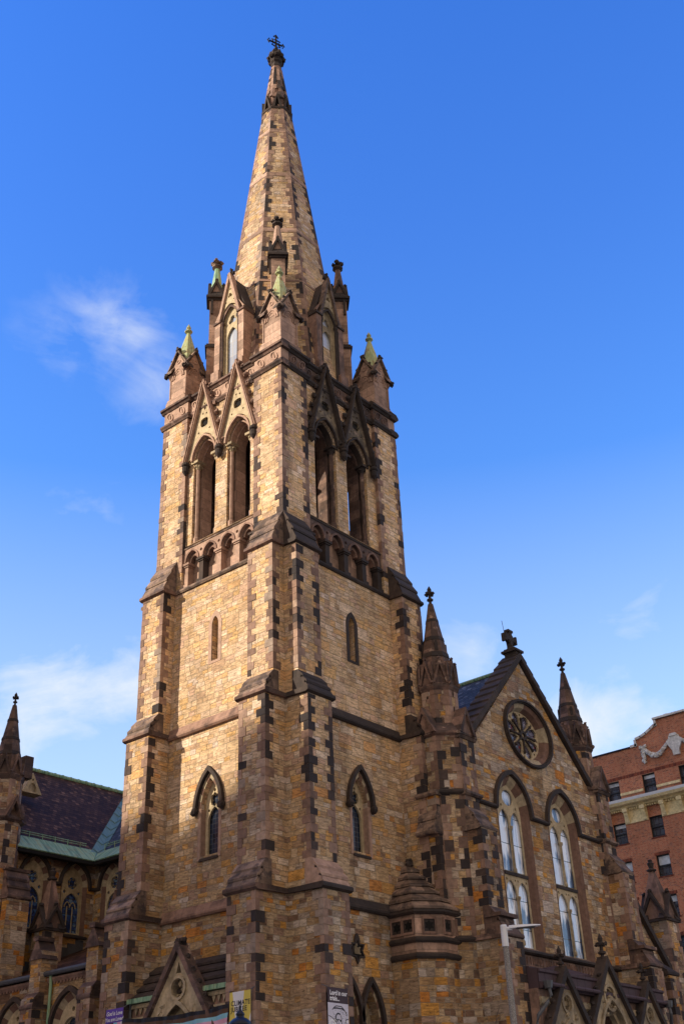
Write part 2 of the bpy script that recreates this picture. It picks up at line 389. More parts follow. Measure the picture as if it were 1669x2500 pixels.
def rect(a0, a1, b0, b1): return [(a0, b0), (a1, b0), (a1, b1), (a0, b1)]
def foil(cx, cz, r, k=4, n=5, ph=PI / 4):
    P = []
    for j in range(k):
        t = ph + 2 * PI * j / k; x, y = cx + r * .55 * math.cos(t), cz + r * .55 * math.sin(t)
        for i in range(n):
            s = t - PI * .6 + PI * 1.2 * i / (n - 1); P.append((x + r * .5 * math.cos(s), y + r * .5 * math.sin(s)))
    return P
RN = random.Random(11)
LASTT = [.5]
def tone(dark=0.):
    LASTT[0] = min(1., max(0., LASTT[0] + RN.uniform(-.12, .12))) if RN.random() < .42 else RN.random()
    return max(0., LASTT[0] - dark)
def quoins(mb, x, y, z0, z1, da, db, la=.35, sa=.18, h=.27, e=.014, start=0, dark=0.):
    """toothed corner blocks at (x, y); da/db unit steps running back along the two faces"""
    z = z0; i = start
    while z < z1 - .08:
        hh = min(h * RN.uniform(.8, 1.25), z1 - z); A, B = (la, sa) if i % 2 else (sa, la)
        A *= RN.uniform(.85, 1.15); B *= RN.uniform(.85, 1.15); j = RN.uniform(-.006, .008)
        xs = sorted((x - da * (e + j), x + da * A)); ys = sorted((y - db * (e + j), y + db * B))
        mb.tone = tone(dark); mb.box(xs[0], xs[1], ys[0], ys[1], z + .006, z + hh - .006); z += hh; i += 1
def edge_quoins(mb, F, a, sgn, z0, z1, la=.40, sa=.2, h=.31, e=.014, start=0):
    """toothed blocks lying on one wall face, running from edge a in direction sgn"""
    z = z0; i = start
    while z < z1 - .08:
        hh = min(h * RN.uniform(.8, 1.25), z1 - z); A = (la if i % 2 else sa) * RN.uniform(.85, 1.15)
        q = sorted((a, a + sgn * A)); mb.tone = tone()
        mb.ob(F, q[0], q[1], z + .006, z + hh - .006, -.06, e); z += hh; i += 1
def weathering(mb, F, a0, a1, plow, pup, zb, zt, steps=3, over=.12, c_in=0.0, lip=None):
    """moulded lip with a stepped stone slope above it"""
    (lip or mb).prof(F, [(c_in, zb + .04), (plow + .02, zb), (plow + over, zb + .05), (plow + over, zb + .13), (plow + over - .03, zb + .18), (c_in, zb + .18)], a0 - over, a1 + over)
    P = [(pup - .25, zb + .15), (plow + over - .04, zb + .15)]
    z0 = zb + .2; c0 = plow + over - .05
    for k in range(steps):
        t0, t1 = k / steps, (k + 1) / steps
        ca, cb = c0 + (pup - c0) * t0, c0 + (pup - c0) * t1; za, zb2 = z0 + (zt - z0) * t0, z0 + (zt - z0) * t1
        P += [(ca - .03, za - .09), (ca + .075, za - .09), (ca + .075, za + .0), (cb, zb2)] if k else [(ca, za), (cb, zb2)]
    P.append((pup - .25, zt)); mb.prof(F, P, a0 - .03, a1 + .03)
def fleuron(mb, x, y, z, s, seed=0):
    """stone finial: neck, ring and a cross of leaf knobs with a bud on top"""
    mb.lathe(x, y, [(.10 * s, z), (.07 * s, z + .25 * s), (.17 * s, z + .3 * s), (.17 * s, z + .38 * s), (.08 * s, z + .44 * s), (.07 * s, z + .7 * s)], 8)
    for i in range(4):
        a = PI / 2 * i; mb.blob((x + .21 * s * math.cos(a), y + .21 * s * math.sin(a), z + .72 * s), .115 * s, seed + i, 6, 5, (1, 1, .85))
    mb.blob((x, y, z + .74 * s), .14 * s, seed + 8); mb.lathe(x, y, [(.09 * s, z + .8 * s), (.12 * s, z + .98 * s), (.02 * s, z + 1.2 * s)], 6)

# ================================================================== THE CHURCH
church = root('church', 'tall sandstone gothic church with a corner tower, octagonal spire and gabled front', 'church')
FA = [Fr((0, 0, 0), (0, 1, 0), (-1, 0, 0)), Fr((0, 0, 0), (1, 0, 0), (0, -1, 0)), Fr((TW, 0, 0), (0, 1, 0), (1, 0, 0)), Fr((0, TL, 0), (1, 0, 0), (0, 1, 0))]
WD = [TL, TW, TL, TW]
BW = 1.2                                         # buttress width
PR = [(0, 9.2, 1.43), (9.2, 15.62, 1.0), (15.62, 21.55, .6)]

# ---- tower walls
tower = MB(); openings = {0: [], 1: []}
for k in (0, 1):
    mid = WD[k] / 2
    holes = [opening(mid, 18.15, 19.6, .17, .34, 5), opening(mid + (.08 if k == 0 else 0), 11.12, 12.75, .44, 1.0)]
    if k == 1: holes += [opening(2.72, 3.2, 5.75, .42, 1.05), opening(3.80, 3.2, 5.75, .42, 1.05)]
    a0, a1 = (.6, WD[k] - .6) if k % 2 == 0 else (0, WD[k])
    out = rect(a0, a1, -.5, 21.75) if k == 1 else [(a0, -.5), (mid - .95, -.5), (mid - .95, 5.0), (mid, 6.4), (mid + .95, 5.0), (mid + .95, -.5), (a1, -.5), (a1, 21.75), (a0, 21.75)]
    tower.slab(FA[k], out, -.6, 0, holes)
for k in (2, 3):
    a0, a1 = (.6, WD[k] - .6) if k % 2 == 0 else (0, WD[k])
    tower.slab(FA[k], rect(a0, a1, -.5, 21.75), -.6, 0)
tower.build('tower_wall', 'wall', church)
MB().box(.3, TW - .3, .3, TL - .3, 21.2, 21.6).build('tower_floor', 'dark', church)

# ---- buttresses with quoins and weatherings
def buttress(k, low, hidden):
    F, W = FA[k], WD[k]; a0, a1 = (0., BW) if low else (W - BW, W)
    m = MB()
    for z0, z1, p in PR: m.ob(F, a0, a1, z0 if z0 else -.5, z1, .001, p)
    o = m.build('buttress', 'wall', church)
    if hidden: 
        w = MB()
        for i, (zb, zt) in enumerate(((9.2, 10.2), (15.62, 16.55), (21.5, 23.1))): weathering(w, F, a0, a1, PR[i][2], PR[i + 1][2] if i < 2 else 0, zb + k * .004, zt)
        w.build('weathering', 'cap', o); return
    q = MB()
    for z0, z1, p in PR:
        zz0 = z0 + (1.0 if z0 else 3.0)
        for a, sg in ((a0, 1), (a1, -1)):
            P = F(a, 0, p); U = F.u * sg; N = F.n * -1
            # da runs along x, db along y
            if abs(F.u.x) > .5: quoins(q, P.x, P.y, zz0, z1 - .02, U.x, N.y, start=int(RN.random() * 2), dark=.05)
            else: quoins(q, P.x, P.y, zz0, z1 - .02, N.x, U.y, start=int(RN.random() * 2))
    q.build('quoin_trim', 'quoin', o)
    for i, (zb, zt) in enumerate(((9.2, 10.2), (15.62, 16.55), (21.5, 23.1))):
        w = MB(); lp = MB(); weathering(w, F, a0, a1, PR[i][2], PR[i + 1][2] if i < 2 else 0, zb + k * .004, zt, lip=lp)
        new = (k == 1 and low and i == 0)
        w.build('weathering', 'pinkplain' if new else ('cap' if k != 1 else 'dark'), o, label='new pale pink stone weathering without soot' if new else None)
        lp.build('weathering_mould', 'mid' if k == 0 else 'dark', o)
for k in range(4):
    for low in (True, False): buttress(k, low, k in (2, 3))

# ---- string courses
for k in range(4):
    F, W = FA[k], WD[k]
    for zb, ht in ((15.6, .42), (9.17, .40)):
        m = MB(); e = k * .003
        m.prof(F, [(-.05, zb + e), (.10, zb + e), (.15, zb + .06 + e), (.15, zb + .13 + e), (.11, zb + .17), (.005, zb + ht), (-.05, zb + ht)], BW - .01, W - BW + .01)
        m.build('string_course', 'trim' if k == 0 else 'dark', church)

# ---- slit windows
for k in (0, 1):
    F, mid = FA[k], WD[k] / 2
    m = MB(); m.slab(F, [(mid - .34, 18.05), *arch(mid, 19.6, .34, .56, 5), (mid + .34, 18.05)], -.02, .016, [opening(mid, 18.15, 19.6, .17, .34, 5)])
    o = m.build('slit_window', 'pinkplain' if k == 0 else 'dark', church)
    MB().slab(F, opening(mid, 18.1, 19.6, .2, .36, 5), -.5, -.42).build('void', 'black', o)
    MB().ob(F, mid - .025, mid + .025, 18.1, 19.5, -.4, -.25).build('mullion', 'trim', o)

# ---- lancet windows with hood moulds
def hood(F, cx, zs, hw, rise, parent, mat='dark', t=.13, c0=-.02, c1=.15, knobs=True):
    m = MB(); i = arch(cx, zs, hw, rise, 10); o = arch(cx, zs, hw + t, rise + t * 1.35, 10)
    m.band(F, i, o, c0, c1)
    if knobs:
        for s in (-1, 1): m.blob(F(cx + s * (hw + t / 2), zs - .05, .1), .15, 3, 8, 6, lump=.15)
    m.build('hood_mould', mat, parent)
def voussoirs(F, cx, zs, hw, rise, t, c0, c1, parent, n=5):
    i = arch(cx, zs, hw, rise, n * 2); o = arch(cx, zs, hw + t, rise + t * 1.2, n * 2); m = MB()
    for j in range(0, len(i) - 2, 2):
        m.tone = .12 + .2 * RN.random() if (j // 2) % 2 else .75 + .2 * RN.random()
        m.band(F, i[j:j + 3], o[j:j + 3], c0, c1)
    m.build('voussoirs', 'vouss', parent)
for k in (0, 1):
    F, mid = FA[k], WD[k] / 2 + (.08 if k == 0 else 0)
    # jambs
    m = MB()
    for s in (-1, 1):
        q = sorted((mid + s * .442, mid + s * .57)); m.ob(F, q[0], q[1], 11.0, 12.76, -.02, .014)
        q = sorted((mid + s * .42, mid + s * .442)); m.ob(F, q[0], q[1], 11.12, 12.74, -.30, -.004)
    o = m.build('lancet_window', 'pinkplain', church)
    hood(F, mid, 12.72, .59, 1.28, o)
    voussoirs(F, mid, 12.76, .44, 1.0, .13, -.28, .014, o)
    m = MB(); m.slab(F, opening(mid, 11.12, 12.72, .45, 1.0), -.30, -.22, [opening(mid, 11.2, 12.3, .30, .5, 5), foil(mid, 13.05, .22), circle(mid - .27, 12.70, .055, 8), circle(mid + .27, 12.70, .055, 8), circle(mid, 13.38, .06, 8)])
    m.build('tracery', 'pale', o)
    MB().slab(F, opening(mid, 11.12, 12.72, .44, .98), -.36, -.335).build('leaded_glass', 'glass_dark', o)
    m = MB(); m.prof(F, [(-.33, 11.22), (-.33, 10.95), (.05, 10.95), (.05, 11.02), (0, 11.06)], mid - .45, mid + .45); m.build('sill', 'dark', o)

# ---- six-pointed star plaque with a carved monogram, lower right face
F = FA[1]; cx, cz = 3.22, 7.93
def star(cx, cz, r, r2, n=6, ph=PI / 2): return [(cx + (r if i % 2 == 0 else r2) * math.cos(ph + PI * i / n), cz + (r if i % 2 == 0 else r2) * math.sin(ph + PI * i / n)) for i in range(2 * n)]
m = MB(); m.slab(F, star(cx, cz, .42, .25), -.02, .06, [star(cx, cz, .33, .19)]); o = m.build('star_plaque', 'dark', church)
MB().slab(F, star(cx, cz, .34, .2), -.02, .02).build('star_ground', 'black', o)
m = MB()
for x, h0, h1 in ((-.13, -.12, .12), (-.055, -.12, .2), (.02, -.12, .06), (.075, -.12, .1)): m.ob(F, cx + x - .017, cx + x + .017, cz + h0, cz + h1, 0, .055)
m.ob(F, cx - .055, cx + .02, cz + .04, cz + .075, 0, .054); m.ob(F, cx + .075, cx + .15, cz - .12, cz - .085, 0, .054); m.ob(F, cx + .075, cx + .14, cz + .07, cz + .1, 0, .054); m.ob(F, cx - .1, cx + .0, cz + .14, cz + .165, 0, .053)
m.build('monogram', 'paledark', o)
MB().slab(F, [(cx - .13, cz + .2), *arch(cx, cz + .28, .13, .24, 4), (cx + .13, cz + .2)], -.02, .05, [opening(cx, cz + .22, cz + .28, .07, .14, 4)]).build('star_hood', 'dark', o)

# ---- pair of tall lancets at the foot of the right face
for cx in (2.72, 3.80):
    m = MB()
    for s in (-1, 1):
        q = sorted((cx + s * .422, cx + s * .53)); m.ob(F, q[0], q[1], 3.0, 5.76, -.02, .012)
    o = m.build('paired_lancet', 'pinkplain', church)
    hood(F, cx, 5.72, .50, 1.27, o, knobs=cx < 3)
    voussoirs(F, cx, 5.76, .42, 1.05, .12, -.34, .012, o)
    m = MB(); m.slab(F, opening(cx, 3.2, 5.72, .43, 1.06), -.46, -.36, [opening(cx, 3.3, 5.2, .3, .6, 5), foil(cx, 6.03, .22), circle(cx - .27, 5.7, .06, 8), circle(cx + .27, 5.7, .06, 8)]); m.build('tracery', 'paledark', o)
    MB().slab(F, opening(cx, 3.2, 5.72, .43, 1.05), -.5, -.475).build('leaded_glass', 'glass_dark', o)

# ---- corner piers of the belfry stage
for (x, y, dx, dy) in ((0, 0, 1, 1), (TW, 0, -1, 1), (0, TL, 1, -1), (TW, TL, -1, -1)):
    m = MB(); xs = sorted((x, x + dx * 1.5)); ys = sorted((y, y + dy * 1.5)); m.box(xs[0], xs[1], ys[0], ys[1], 21.76, 30.0)
    o = m.build('corner_pier', 'wall', church)
    q = MB(); quoins(q, x, y, 22.5, 29.98, dx, dy)
    quoins(q, x + dx * 1.5, y, 22.5, 29.98, -dx, dy, start=1)
    quoins(q, x, y + dy * 1.5, 22.5, 29.98, dx, -dy, start=1)
    q.build('quoin_trim', 'quoin', o)

# ---- belfry stage: blind arcade, openings, gablets, parapet
for k in range(4):
    F, W = FA[k], WD[k]; A0, A1 = 1.495, W - 1.495; seen = k in (0, 1); mid = W / 2
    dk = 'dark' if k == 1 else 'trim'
    # arcade
    m = MB(); m.ob(F, A0, A1, 21.7, 23.45, -1.0, -.42); arc = m.build('blind_arcade', 'pink', church)
    n = 4; w = (A1 - A0) / n
    def trefhead(cx): 
        P = [(cx - .30, 22.0), (cx - .30, 22.88)]
        L = arch(cx, 22.9, .30, .40, 6); return P + [(x, z) for x, z in L] + [(cx + .30, 22.88), (cx + .30, 22.0)]
    m = MB()
    out = [(A0, 22.86)]
    for i in range(n):
        cx = A0 + w * (i + .5); out += [(cx - .34, 22.86)] + arch(cx, 22.9, .34, .44, 6) + [(cx + .34, 22.86)]
    out += [(A1, 22.86), (A1, 23.5), (A0, 23.5)]
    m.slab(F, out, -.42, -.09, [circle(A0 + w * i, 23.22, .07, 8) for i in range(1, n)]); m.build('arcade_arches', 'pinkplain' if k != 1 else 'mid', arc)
    m = MB()
    for i in range(n):
        cx = A0 + w * (i + .5); m.band(F, arch(cx, 22.9, .20, .27, 5), arch(cx, 22.9, .30, .40, 5), -.42, -.2)
        m.band(F, arch(cx, 22.9, .34, .44, 6), arch(cx, 22.9, .41, .52, 6), -.1, -.045)
    m.build('arcade_cusps', 'trim', arc)
    for i in range(n + 1):
        a = A0 + w * i; m = MB(); hw = .16 if 0 < i < n else .17
        a = max(A0 + .14, min(A1 - .14, a))
        m.ob(F, a - hw * .75, a + hw * .75, 21.75, 22.75, -.42, -.11)
        m.ob(F, a - hw, a + hw, 22.70, 22.76, -.42, -.07); m.ob(F, a - hw - .05, a + hw + .05, 22.765, 22.86, -.42, -.03); m.ob(F, a - hw - .02, a + hw + .02, 21.75, 21.92, -.42, -.05)
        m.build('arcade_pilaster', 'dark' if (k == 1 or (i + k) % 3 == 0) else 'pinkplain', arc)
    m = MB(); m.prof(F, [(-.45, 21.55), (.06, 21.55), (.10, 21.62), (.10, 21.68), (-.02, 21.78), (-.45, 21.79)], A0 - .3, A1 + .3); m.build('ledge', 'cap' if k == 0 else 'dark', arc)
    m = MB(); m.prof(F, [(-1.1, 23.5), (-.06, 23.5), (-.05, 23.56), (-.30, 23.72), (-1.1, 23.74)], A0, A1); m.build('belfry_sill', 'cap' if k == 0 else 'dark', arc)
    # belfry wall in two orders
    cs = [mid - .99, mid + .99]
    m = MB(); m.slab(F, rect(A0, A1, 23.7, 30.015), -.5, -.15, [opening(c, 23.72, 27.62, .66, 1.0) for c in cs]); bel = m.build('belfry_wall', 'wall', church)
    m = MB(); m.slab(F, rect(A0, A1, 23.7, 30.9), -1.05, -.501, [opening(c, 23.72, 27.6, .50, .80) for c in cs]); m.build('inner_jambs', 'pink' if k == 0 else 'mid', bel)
    for c in cs:
        o = MB()
        for s in (-1, 1):
            P = F(c + s * .585, 0, -.34); o.lathe(P.x, P.y, [(.13, 23.74), (.13, 23.98), (.085, 24.05), (.085, 27.3)], 8)
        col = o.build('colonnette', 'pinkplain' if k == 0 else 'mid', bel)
        m = MB()
        for s in (-1, 1):
            P = F(c + s * .585, 0, -.34); m.lathe(P.x, P.y, [(.10, 27.28), (.15, 27.45), (.17, 27.52)], 8)
            for q in range(5): m.blob(F(c + s * .585 + .14 * math.cos(q * 1.4), 27.42, -.34 + .14 * math.sin(q * 1.4)), .055, q)
            m.ob(F, c + s * .585 - .20, c + s * .585 + .20, 27.53, 27.64, -.56, -.10)
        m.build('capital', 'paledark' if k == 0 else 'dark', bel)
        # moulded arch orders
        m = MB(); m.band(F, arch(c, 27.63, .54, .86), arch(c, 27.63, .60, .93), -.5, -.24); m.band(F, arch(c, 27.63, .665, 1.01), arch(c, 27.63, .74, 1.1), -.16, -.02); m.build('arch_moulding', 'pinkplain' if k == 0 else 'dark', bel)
        # gablet
        g = MB(); hw = .93
        tri = [(c - hw, 27.75), (c - .745, 27.75)] + arch(c, 27.75, .745, 1.02) + [(c + .745, 27.75), (c + hw, 27.75), (c, 31.05)]
        hl = [circle(c, 30.3, .045, 8), circle(c - .02, 30.03, .07, 8), circle(c + .09, 29.8, .05, 8), circle(c - .12, 29.75, .05, 8), foil(c, 29.32, .25, 4), circle(c - .33, 28.9, .05, 8), circle(c + .33, 28.9, .05, 8)]
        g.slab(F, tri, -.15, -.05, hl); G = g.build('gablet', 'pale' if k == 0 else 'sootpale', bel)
        MB().slab(F, [(c - .6, 28.85), (c + .6, 28.85), (c, 30.75)], -.149, -.135).build('void', 'black', G)
        m = MB()
        for s in (-1, 1):
            p0, p1 = Vector((c + s * .985, 27.62)), Vector((c, 31.32)); d = (p1 - p0).normalized(); nrm = Vector((d.y, -d.x)) * s
            q = [p0, p0 + nrm * .15, p1 + nrm * .02 + Vector((0, .22)), p1 - Vector((0, .18))]
            m.slab(F, [tuple(x) for x in q], -.15, .10 + (.004 if s > 0 else 0))
            q = [p0 + nrm * .05, p0 + nrm * .10, p1 + nrm * .06, p1 + nrm * .01]; m.slab(F, [tuple(x) for x in q], .05, .15)
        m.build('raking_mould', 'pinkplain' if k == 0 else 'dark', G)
        m = MB()
        for s in (-1, 1):
            for i in range(7):
                t = .04 + i * .145; a = c + s * (.985 * (1 - t) + .22); b = 27.62 + (31.32 - 27.62) * t + .12
                if 1.46 < a < W - 1.46: m.blob(F(a, b, -.04), .105, i + k, 6, 5, (1, 1, 1.2))
        for s in (-1, 1): m.blob(F(c + s * .16, 31.28, .0), .11, 5)
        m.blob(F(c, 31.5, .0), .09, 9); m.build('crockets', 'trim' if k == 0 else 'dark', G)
        m = MB()
        for s in (-1, 1):
            a = c + s * .985
            if s > 0 and c < mid: continue
            m.lathe(*F(a, 0, .02).xy, [(.04, 27.05), (.13, 27.2), (.15, 27.38), (.11, 27.44), (.17, 27.50), (.17, 27.58), (.13, 27.63)], 10)
        m.build('corbel_head', 'dark', bel)
    # parapet on the wall between the piers
    def parapet(a0, a1, c, name, ends=0.):
        e = k * .003
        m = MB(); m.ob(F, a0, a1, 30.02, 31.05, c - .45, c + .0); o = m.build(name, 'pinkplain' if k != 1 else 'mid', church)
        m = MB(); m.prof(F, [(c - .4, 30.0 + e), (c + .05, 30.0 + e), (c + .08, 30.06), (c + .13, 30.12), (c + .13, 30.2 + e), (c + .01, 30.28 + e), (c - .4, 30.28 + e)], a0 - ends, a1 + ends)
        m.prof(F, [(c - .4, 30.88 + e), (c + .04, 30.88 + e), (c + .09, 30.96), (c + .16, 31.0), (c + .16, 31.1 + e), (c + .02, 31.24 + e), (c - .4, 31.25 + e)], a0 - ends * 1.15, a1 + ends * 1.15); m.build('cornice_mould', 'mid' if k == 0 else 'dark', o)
        m = MB(); nn = max(1, int(round((a1 - a0) / .66))); w2 = (a1 - a0) / nn
        for i in range(nn):
            cc = a0 + w2 * (i + .5)
            ln = [(cc + .23 * math.cos(t) * .8 + .10 * math.sin(t), 30.58 + .25 * math.sin(t)) for t in [2 * PI * j / 14 for j in range(14)]]
            li = [(cc + (x - cc) * .72, 30.58 + (z - 30.58) * .72) for x, z in ln]
            m.slab(F, ln, c - .02, c + .045, [li]); m.slab(F, [(cc - .05, 30.42), (cc + .02, 30.50), (cc + .06, 30.74), (cc - .01, 30.66)], c - .02, c + .04)
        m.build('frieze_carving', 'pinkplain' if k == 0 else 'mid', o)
    parapet(A0, A1, -.15, 'parapet')
    parapet(0. if k % 2 == 0 else .46, 1.5, .0, 'pier_parapet', .12); parapet(W - 1.5, W if k % 2 == 0 else W - .46, .0, 'pier_parapet', .12)
m = MB()
for (x, y) in ((.46, .46), (TW - 1.5, .46), (.46, TL - 1.5), (TW - 1.5, TL - 1.5)): m.box(x, x + 1.04, y, y + 1.04, 30.0, 31.2)
m.build('pier_top', 'trim', church)
m = MB(); m.box(.2, TW - .2, .2, TL - .2, 30.9, 31.14); m.lathe(SX, SY, [(3.4, 31.14), (3.0, 31.35)], 8); m.build('parapet_gutter', 'dark', church)

# ---- corner turrets with copper caps
for i, (x, y) in enumerate(((.64, .62), (TW - .64, .62), (.64, TL - .62), (TW - .64, TL - .62))):
    h = .5; m = MB()
    m.prof(Fr((x, y, 0), (1, 0, 0), (0, -1, 0)), [(-h - .12, 31.2), (h + .12, 31.2), (h + .12, 31.42), (h, 31.6), (-h, 31.6), (-h - .12, 31.42)], -h - .12, h + .12)
    m.box(x - h, x + h, y - h, y + h, 31.5, 33.00); o = m.build('corner_turret', 'pink', church)
    g = MB(); r = MB(); cr = MB(); ar = MB(); cl = MB()
    for k in range(4):
        F = Fr((x, y, 0), (FA[k].u.x, FA[k].u.y, 0), FA[k].n)
        g.slab(F, [(-h, 32.90), (h, 32.90), (h, 33.15), (0, 34.08), (-h, 33.15)], h - .3, h + .012 + k * .002)
        for s in (-1, 1):
            e = .002 * k + (.001 if s > 0 else 0)
            r.slab(F, [(s * (h + .2), 33.02), (s * (h + .2), 33.14), (0, 34.28), (0, 34.14)], h - .25 + e, h + .13 + e)
            cr.blob(F(s * (h + .2), 33.02, h + .1), .10, k); cr.blob(F(s * .36, 33.72, h + .08), .07, k)
        cr.blob(F(0, 34.25, h + .06), .13, k)
        ar.band(F, arch(0, 32.70, .33, .5, 6), arch(0, 32.70, .40, .58, 6), h, h + .05); ar.band(F, arch(0, 32.72, .22, .36, 6), arch(0, 32.72, .28, .44, 6), h, h + .035)
        ar.slab(F, circle(0, 33.60, .12, 12), h, h + .04 + k * .001, [circle(0, 33.60, .07, 12)])
        P = F(h - .02, 0, h - .02); cl.lathe(P.x, P.y, [(.085, 31.55), (.06, 31.65), (.06, 32.75), (.13, 32.90), (.13, 33.00)], 8)
    g.build('turret_gable', 'pinkplain', o); r.build('turret_coping', 'cap', o); cr.build('crockets', 'dark', o); ar.build('blind_arch', 'pinkplain', o); cl.build('angle_shaft', 'pinkplain' if i != 1 else 'trim', o)
    m = MB(); m.lathe(x, y, [(.47, 33.4), (.475, 33.95), (.08, 35.52), (.065, 35.55), (.17, 35.62), (.17, 35.68), (.06, 35.76), (.11, 35.88), (.01, 36.1)], 8, 0.); m.build('copper_cap', 'capcopper', o)

# ---- spire
def sr(z): return .27 + (54.65 - z) * .1165
def octv(r, z, k):
    q = r / math.cos(PI / 8); a = PI / 8 + k * PI / 4; return Vector((SX + q * math.cos(a), SY + q * math.sin(a), z))
m = MB(); m.lathe(SX, SY, [(sr(31.2), 31.2), (sr(50.7), 50.7)], 8); spire = m.build('spire', 'spire_wall', church)
m = MB(); m.lathe(SX, SY, [(sr(51.3) * .94, 51.0), (sr(54.7), 54.7)], 8); m.build('spire_tip', 'trim', spire)
q = MB()
for k in range(8):
    for side in (0, 1):          # each arris, both faces
        z = 31.4; i = side
        other = k + (1 if side else -1)
        while z < 54.2:
            hh = .33 * RN.uniform(.8, 1.3); z1 = min(z + hh, 54.4); L = (.31 if i % 2 else .15) * RN.uniform(.85, 1.15)
            lim = .47 * 2 * math.tan(PI / 8) * sr(z); L = min(L, lim)
            if z > 50.6 and z < 51.4: z = z1; i += 1; continue
            A0, A1 = octv(sr(z + .008) + .014, z + .008, k), octv(sr(z1 - .008) + .014, z1 - .008, k)
            D = (octv(sr(z), z, other) - octv(sr(z), z, k)).normalized()
            nn = D.cross(Vector((0, 0, 1))).normalized(); inn = -nn * .1 if nn.dot(A0 - Vector((SX, SY, z))) > 0 else nn * .1
            q.tone = tone(); q.hexa([A0, A0 + D * L, A0 + D * L + inn, A0 + inn, A1, A1 + D * L, A1 + D * L + inn, A1 + inn]); z = z1; i += 1
q.build('quoin_trim', 'quoin', spire)
bnd = MB()
for z, hh in ((36.9, .14), (40.4, .28), (44.7, .28), (48.4, .26)):
    bnd.lathe(SX, SY, [(sr(z) + .02, z), (sr(z + hh) + .02, z + hh)], 8)
bnd.build('spire_band', 'pink', spire)
m = MB(); gl = MB()
for k in range(8):
    a = k * PI / 4; n = Vector((math.cos(a), math.sin(a), 0)); F = Fr((SX, SY, 0), (-n.y, n.x, 0), n); r = sr(51.0); w = r * .40
    for s in (-1, 1): m.slab(F, [(s * w * 1.02, 50.62), (s * (w - .13), 50.62), (0, 51.5), (0, 51.75)], r - .15, r + .10 + .004 * s)
    gl.slab(F, [(-w, 50.6), (w, 50.6), (0, 51.55)], r - .3, r - .04)
m.lathe(SX, SY, [(sr(50.4) + .03, 50.5), (sr(50.4) + .06, 50.62)], 8)
o = m.build('spire_crown', 'dark', spire); gl.build('crown_void', 'black', o)
m = MB(); m.lathe(SX, SY, [(.24, 54.55), (.29, 54.65), (.29, 54.78), (.22, 54.86), (.22, 55.0), (.30, 55.1), (.34, 55.35), (.42, 55.6), (.34, 55.85), (.12, 55.98)], 8)
for i in range(8):
    a = i * PI / 4; m.blob((SX + .40 * math.cos(a), SY + .40 * math.sin(a), 55.42), .14, i); m.blob((SX + .3 * math.cos(a + .4), SY + .3 * math.sin(a + .4), 55.75), .14, i + 20)
m.build('spire_finial', 'dark', church)
m = MB(); m.tube([(SX, SY, 55.9), (SX, SY, 57.5)], [.085, .05]); F = Fr((SX, SY, 0), (1, -.35, 0), (.35, 1, 0))
m.tube([F(-.42, 56.85, 0), F(.42, 56.85, 0)], .055); m.lathe(SX, SY, [(.05, 56.1), (.13, 56.22), (.13, 56.32), (.05, 56.42)], 8)
for s in (-1, 1):
    m.tube([F(s * .42, 56.68, 0), F(s * .52, 56.85, 0), F(s * .42, 57.02, 0)], .042); m.tube([F(s * .12, 56.85, 0), F(s * .26, 57.08, 0), F(s * .05, 57.12, 0)], .038); m.tube([F(s * .12, 56.85, 0), F(s * .26, 56.62, 0), F(s * .05, 56.55, 0)], .038)
m.tube([F(-.14, 57.35, 0), F(0, 57.55, 0), F(.14, 57.35, 0)], .042); m.build('iron_cross', 'iron', church)

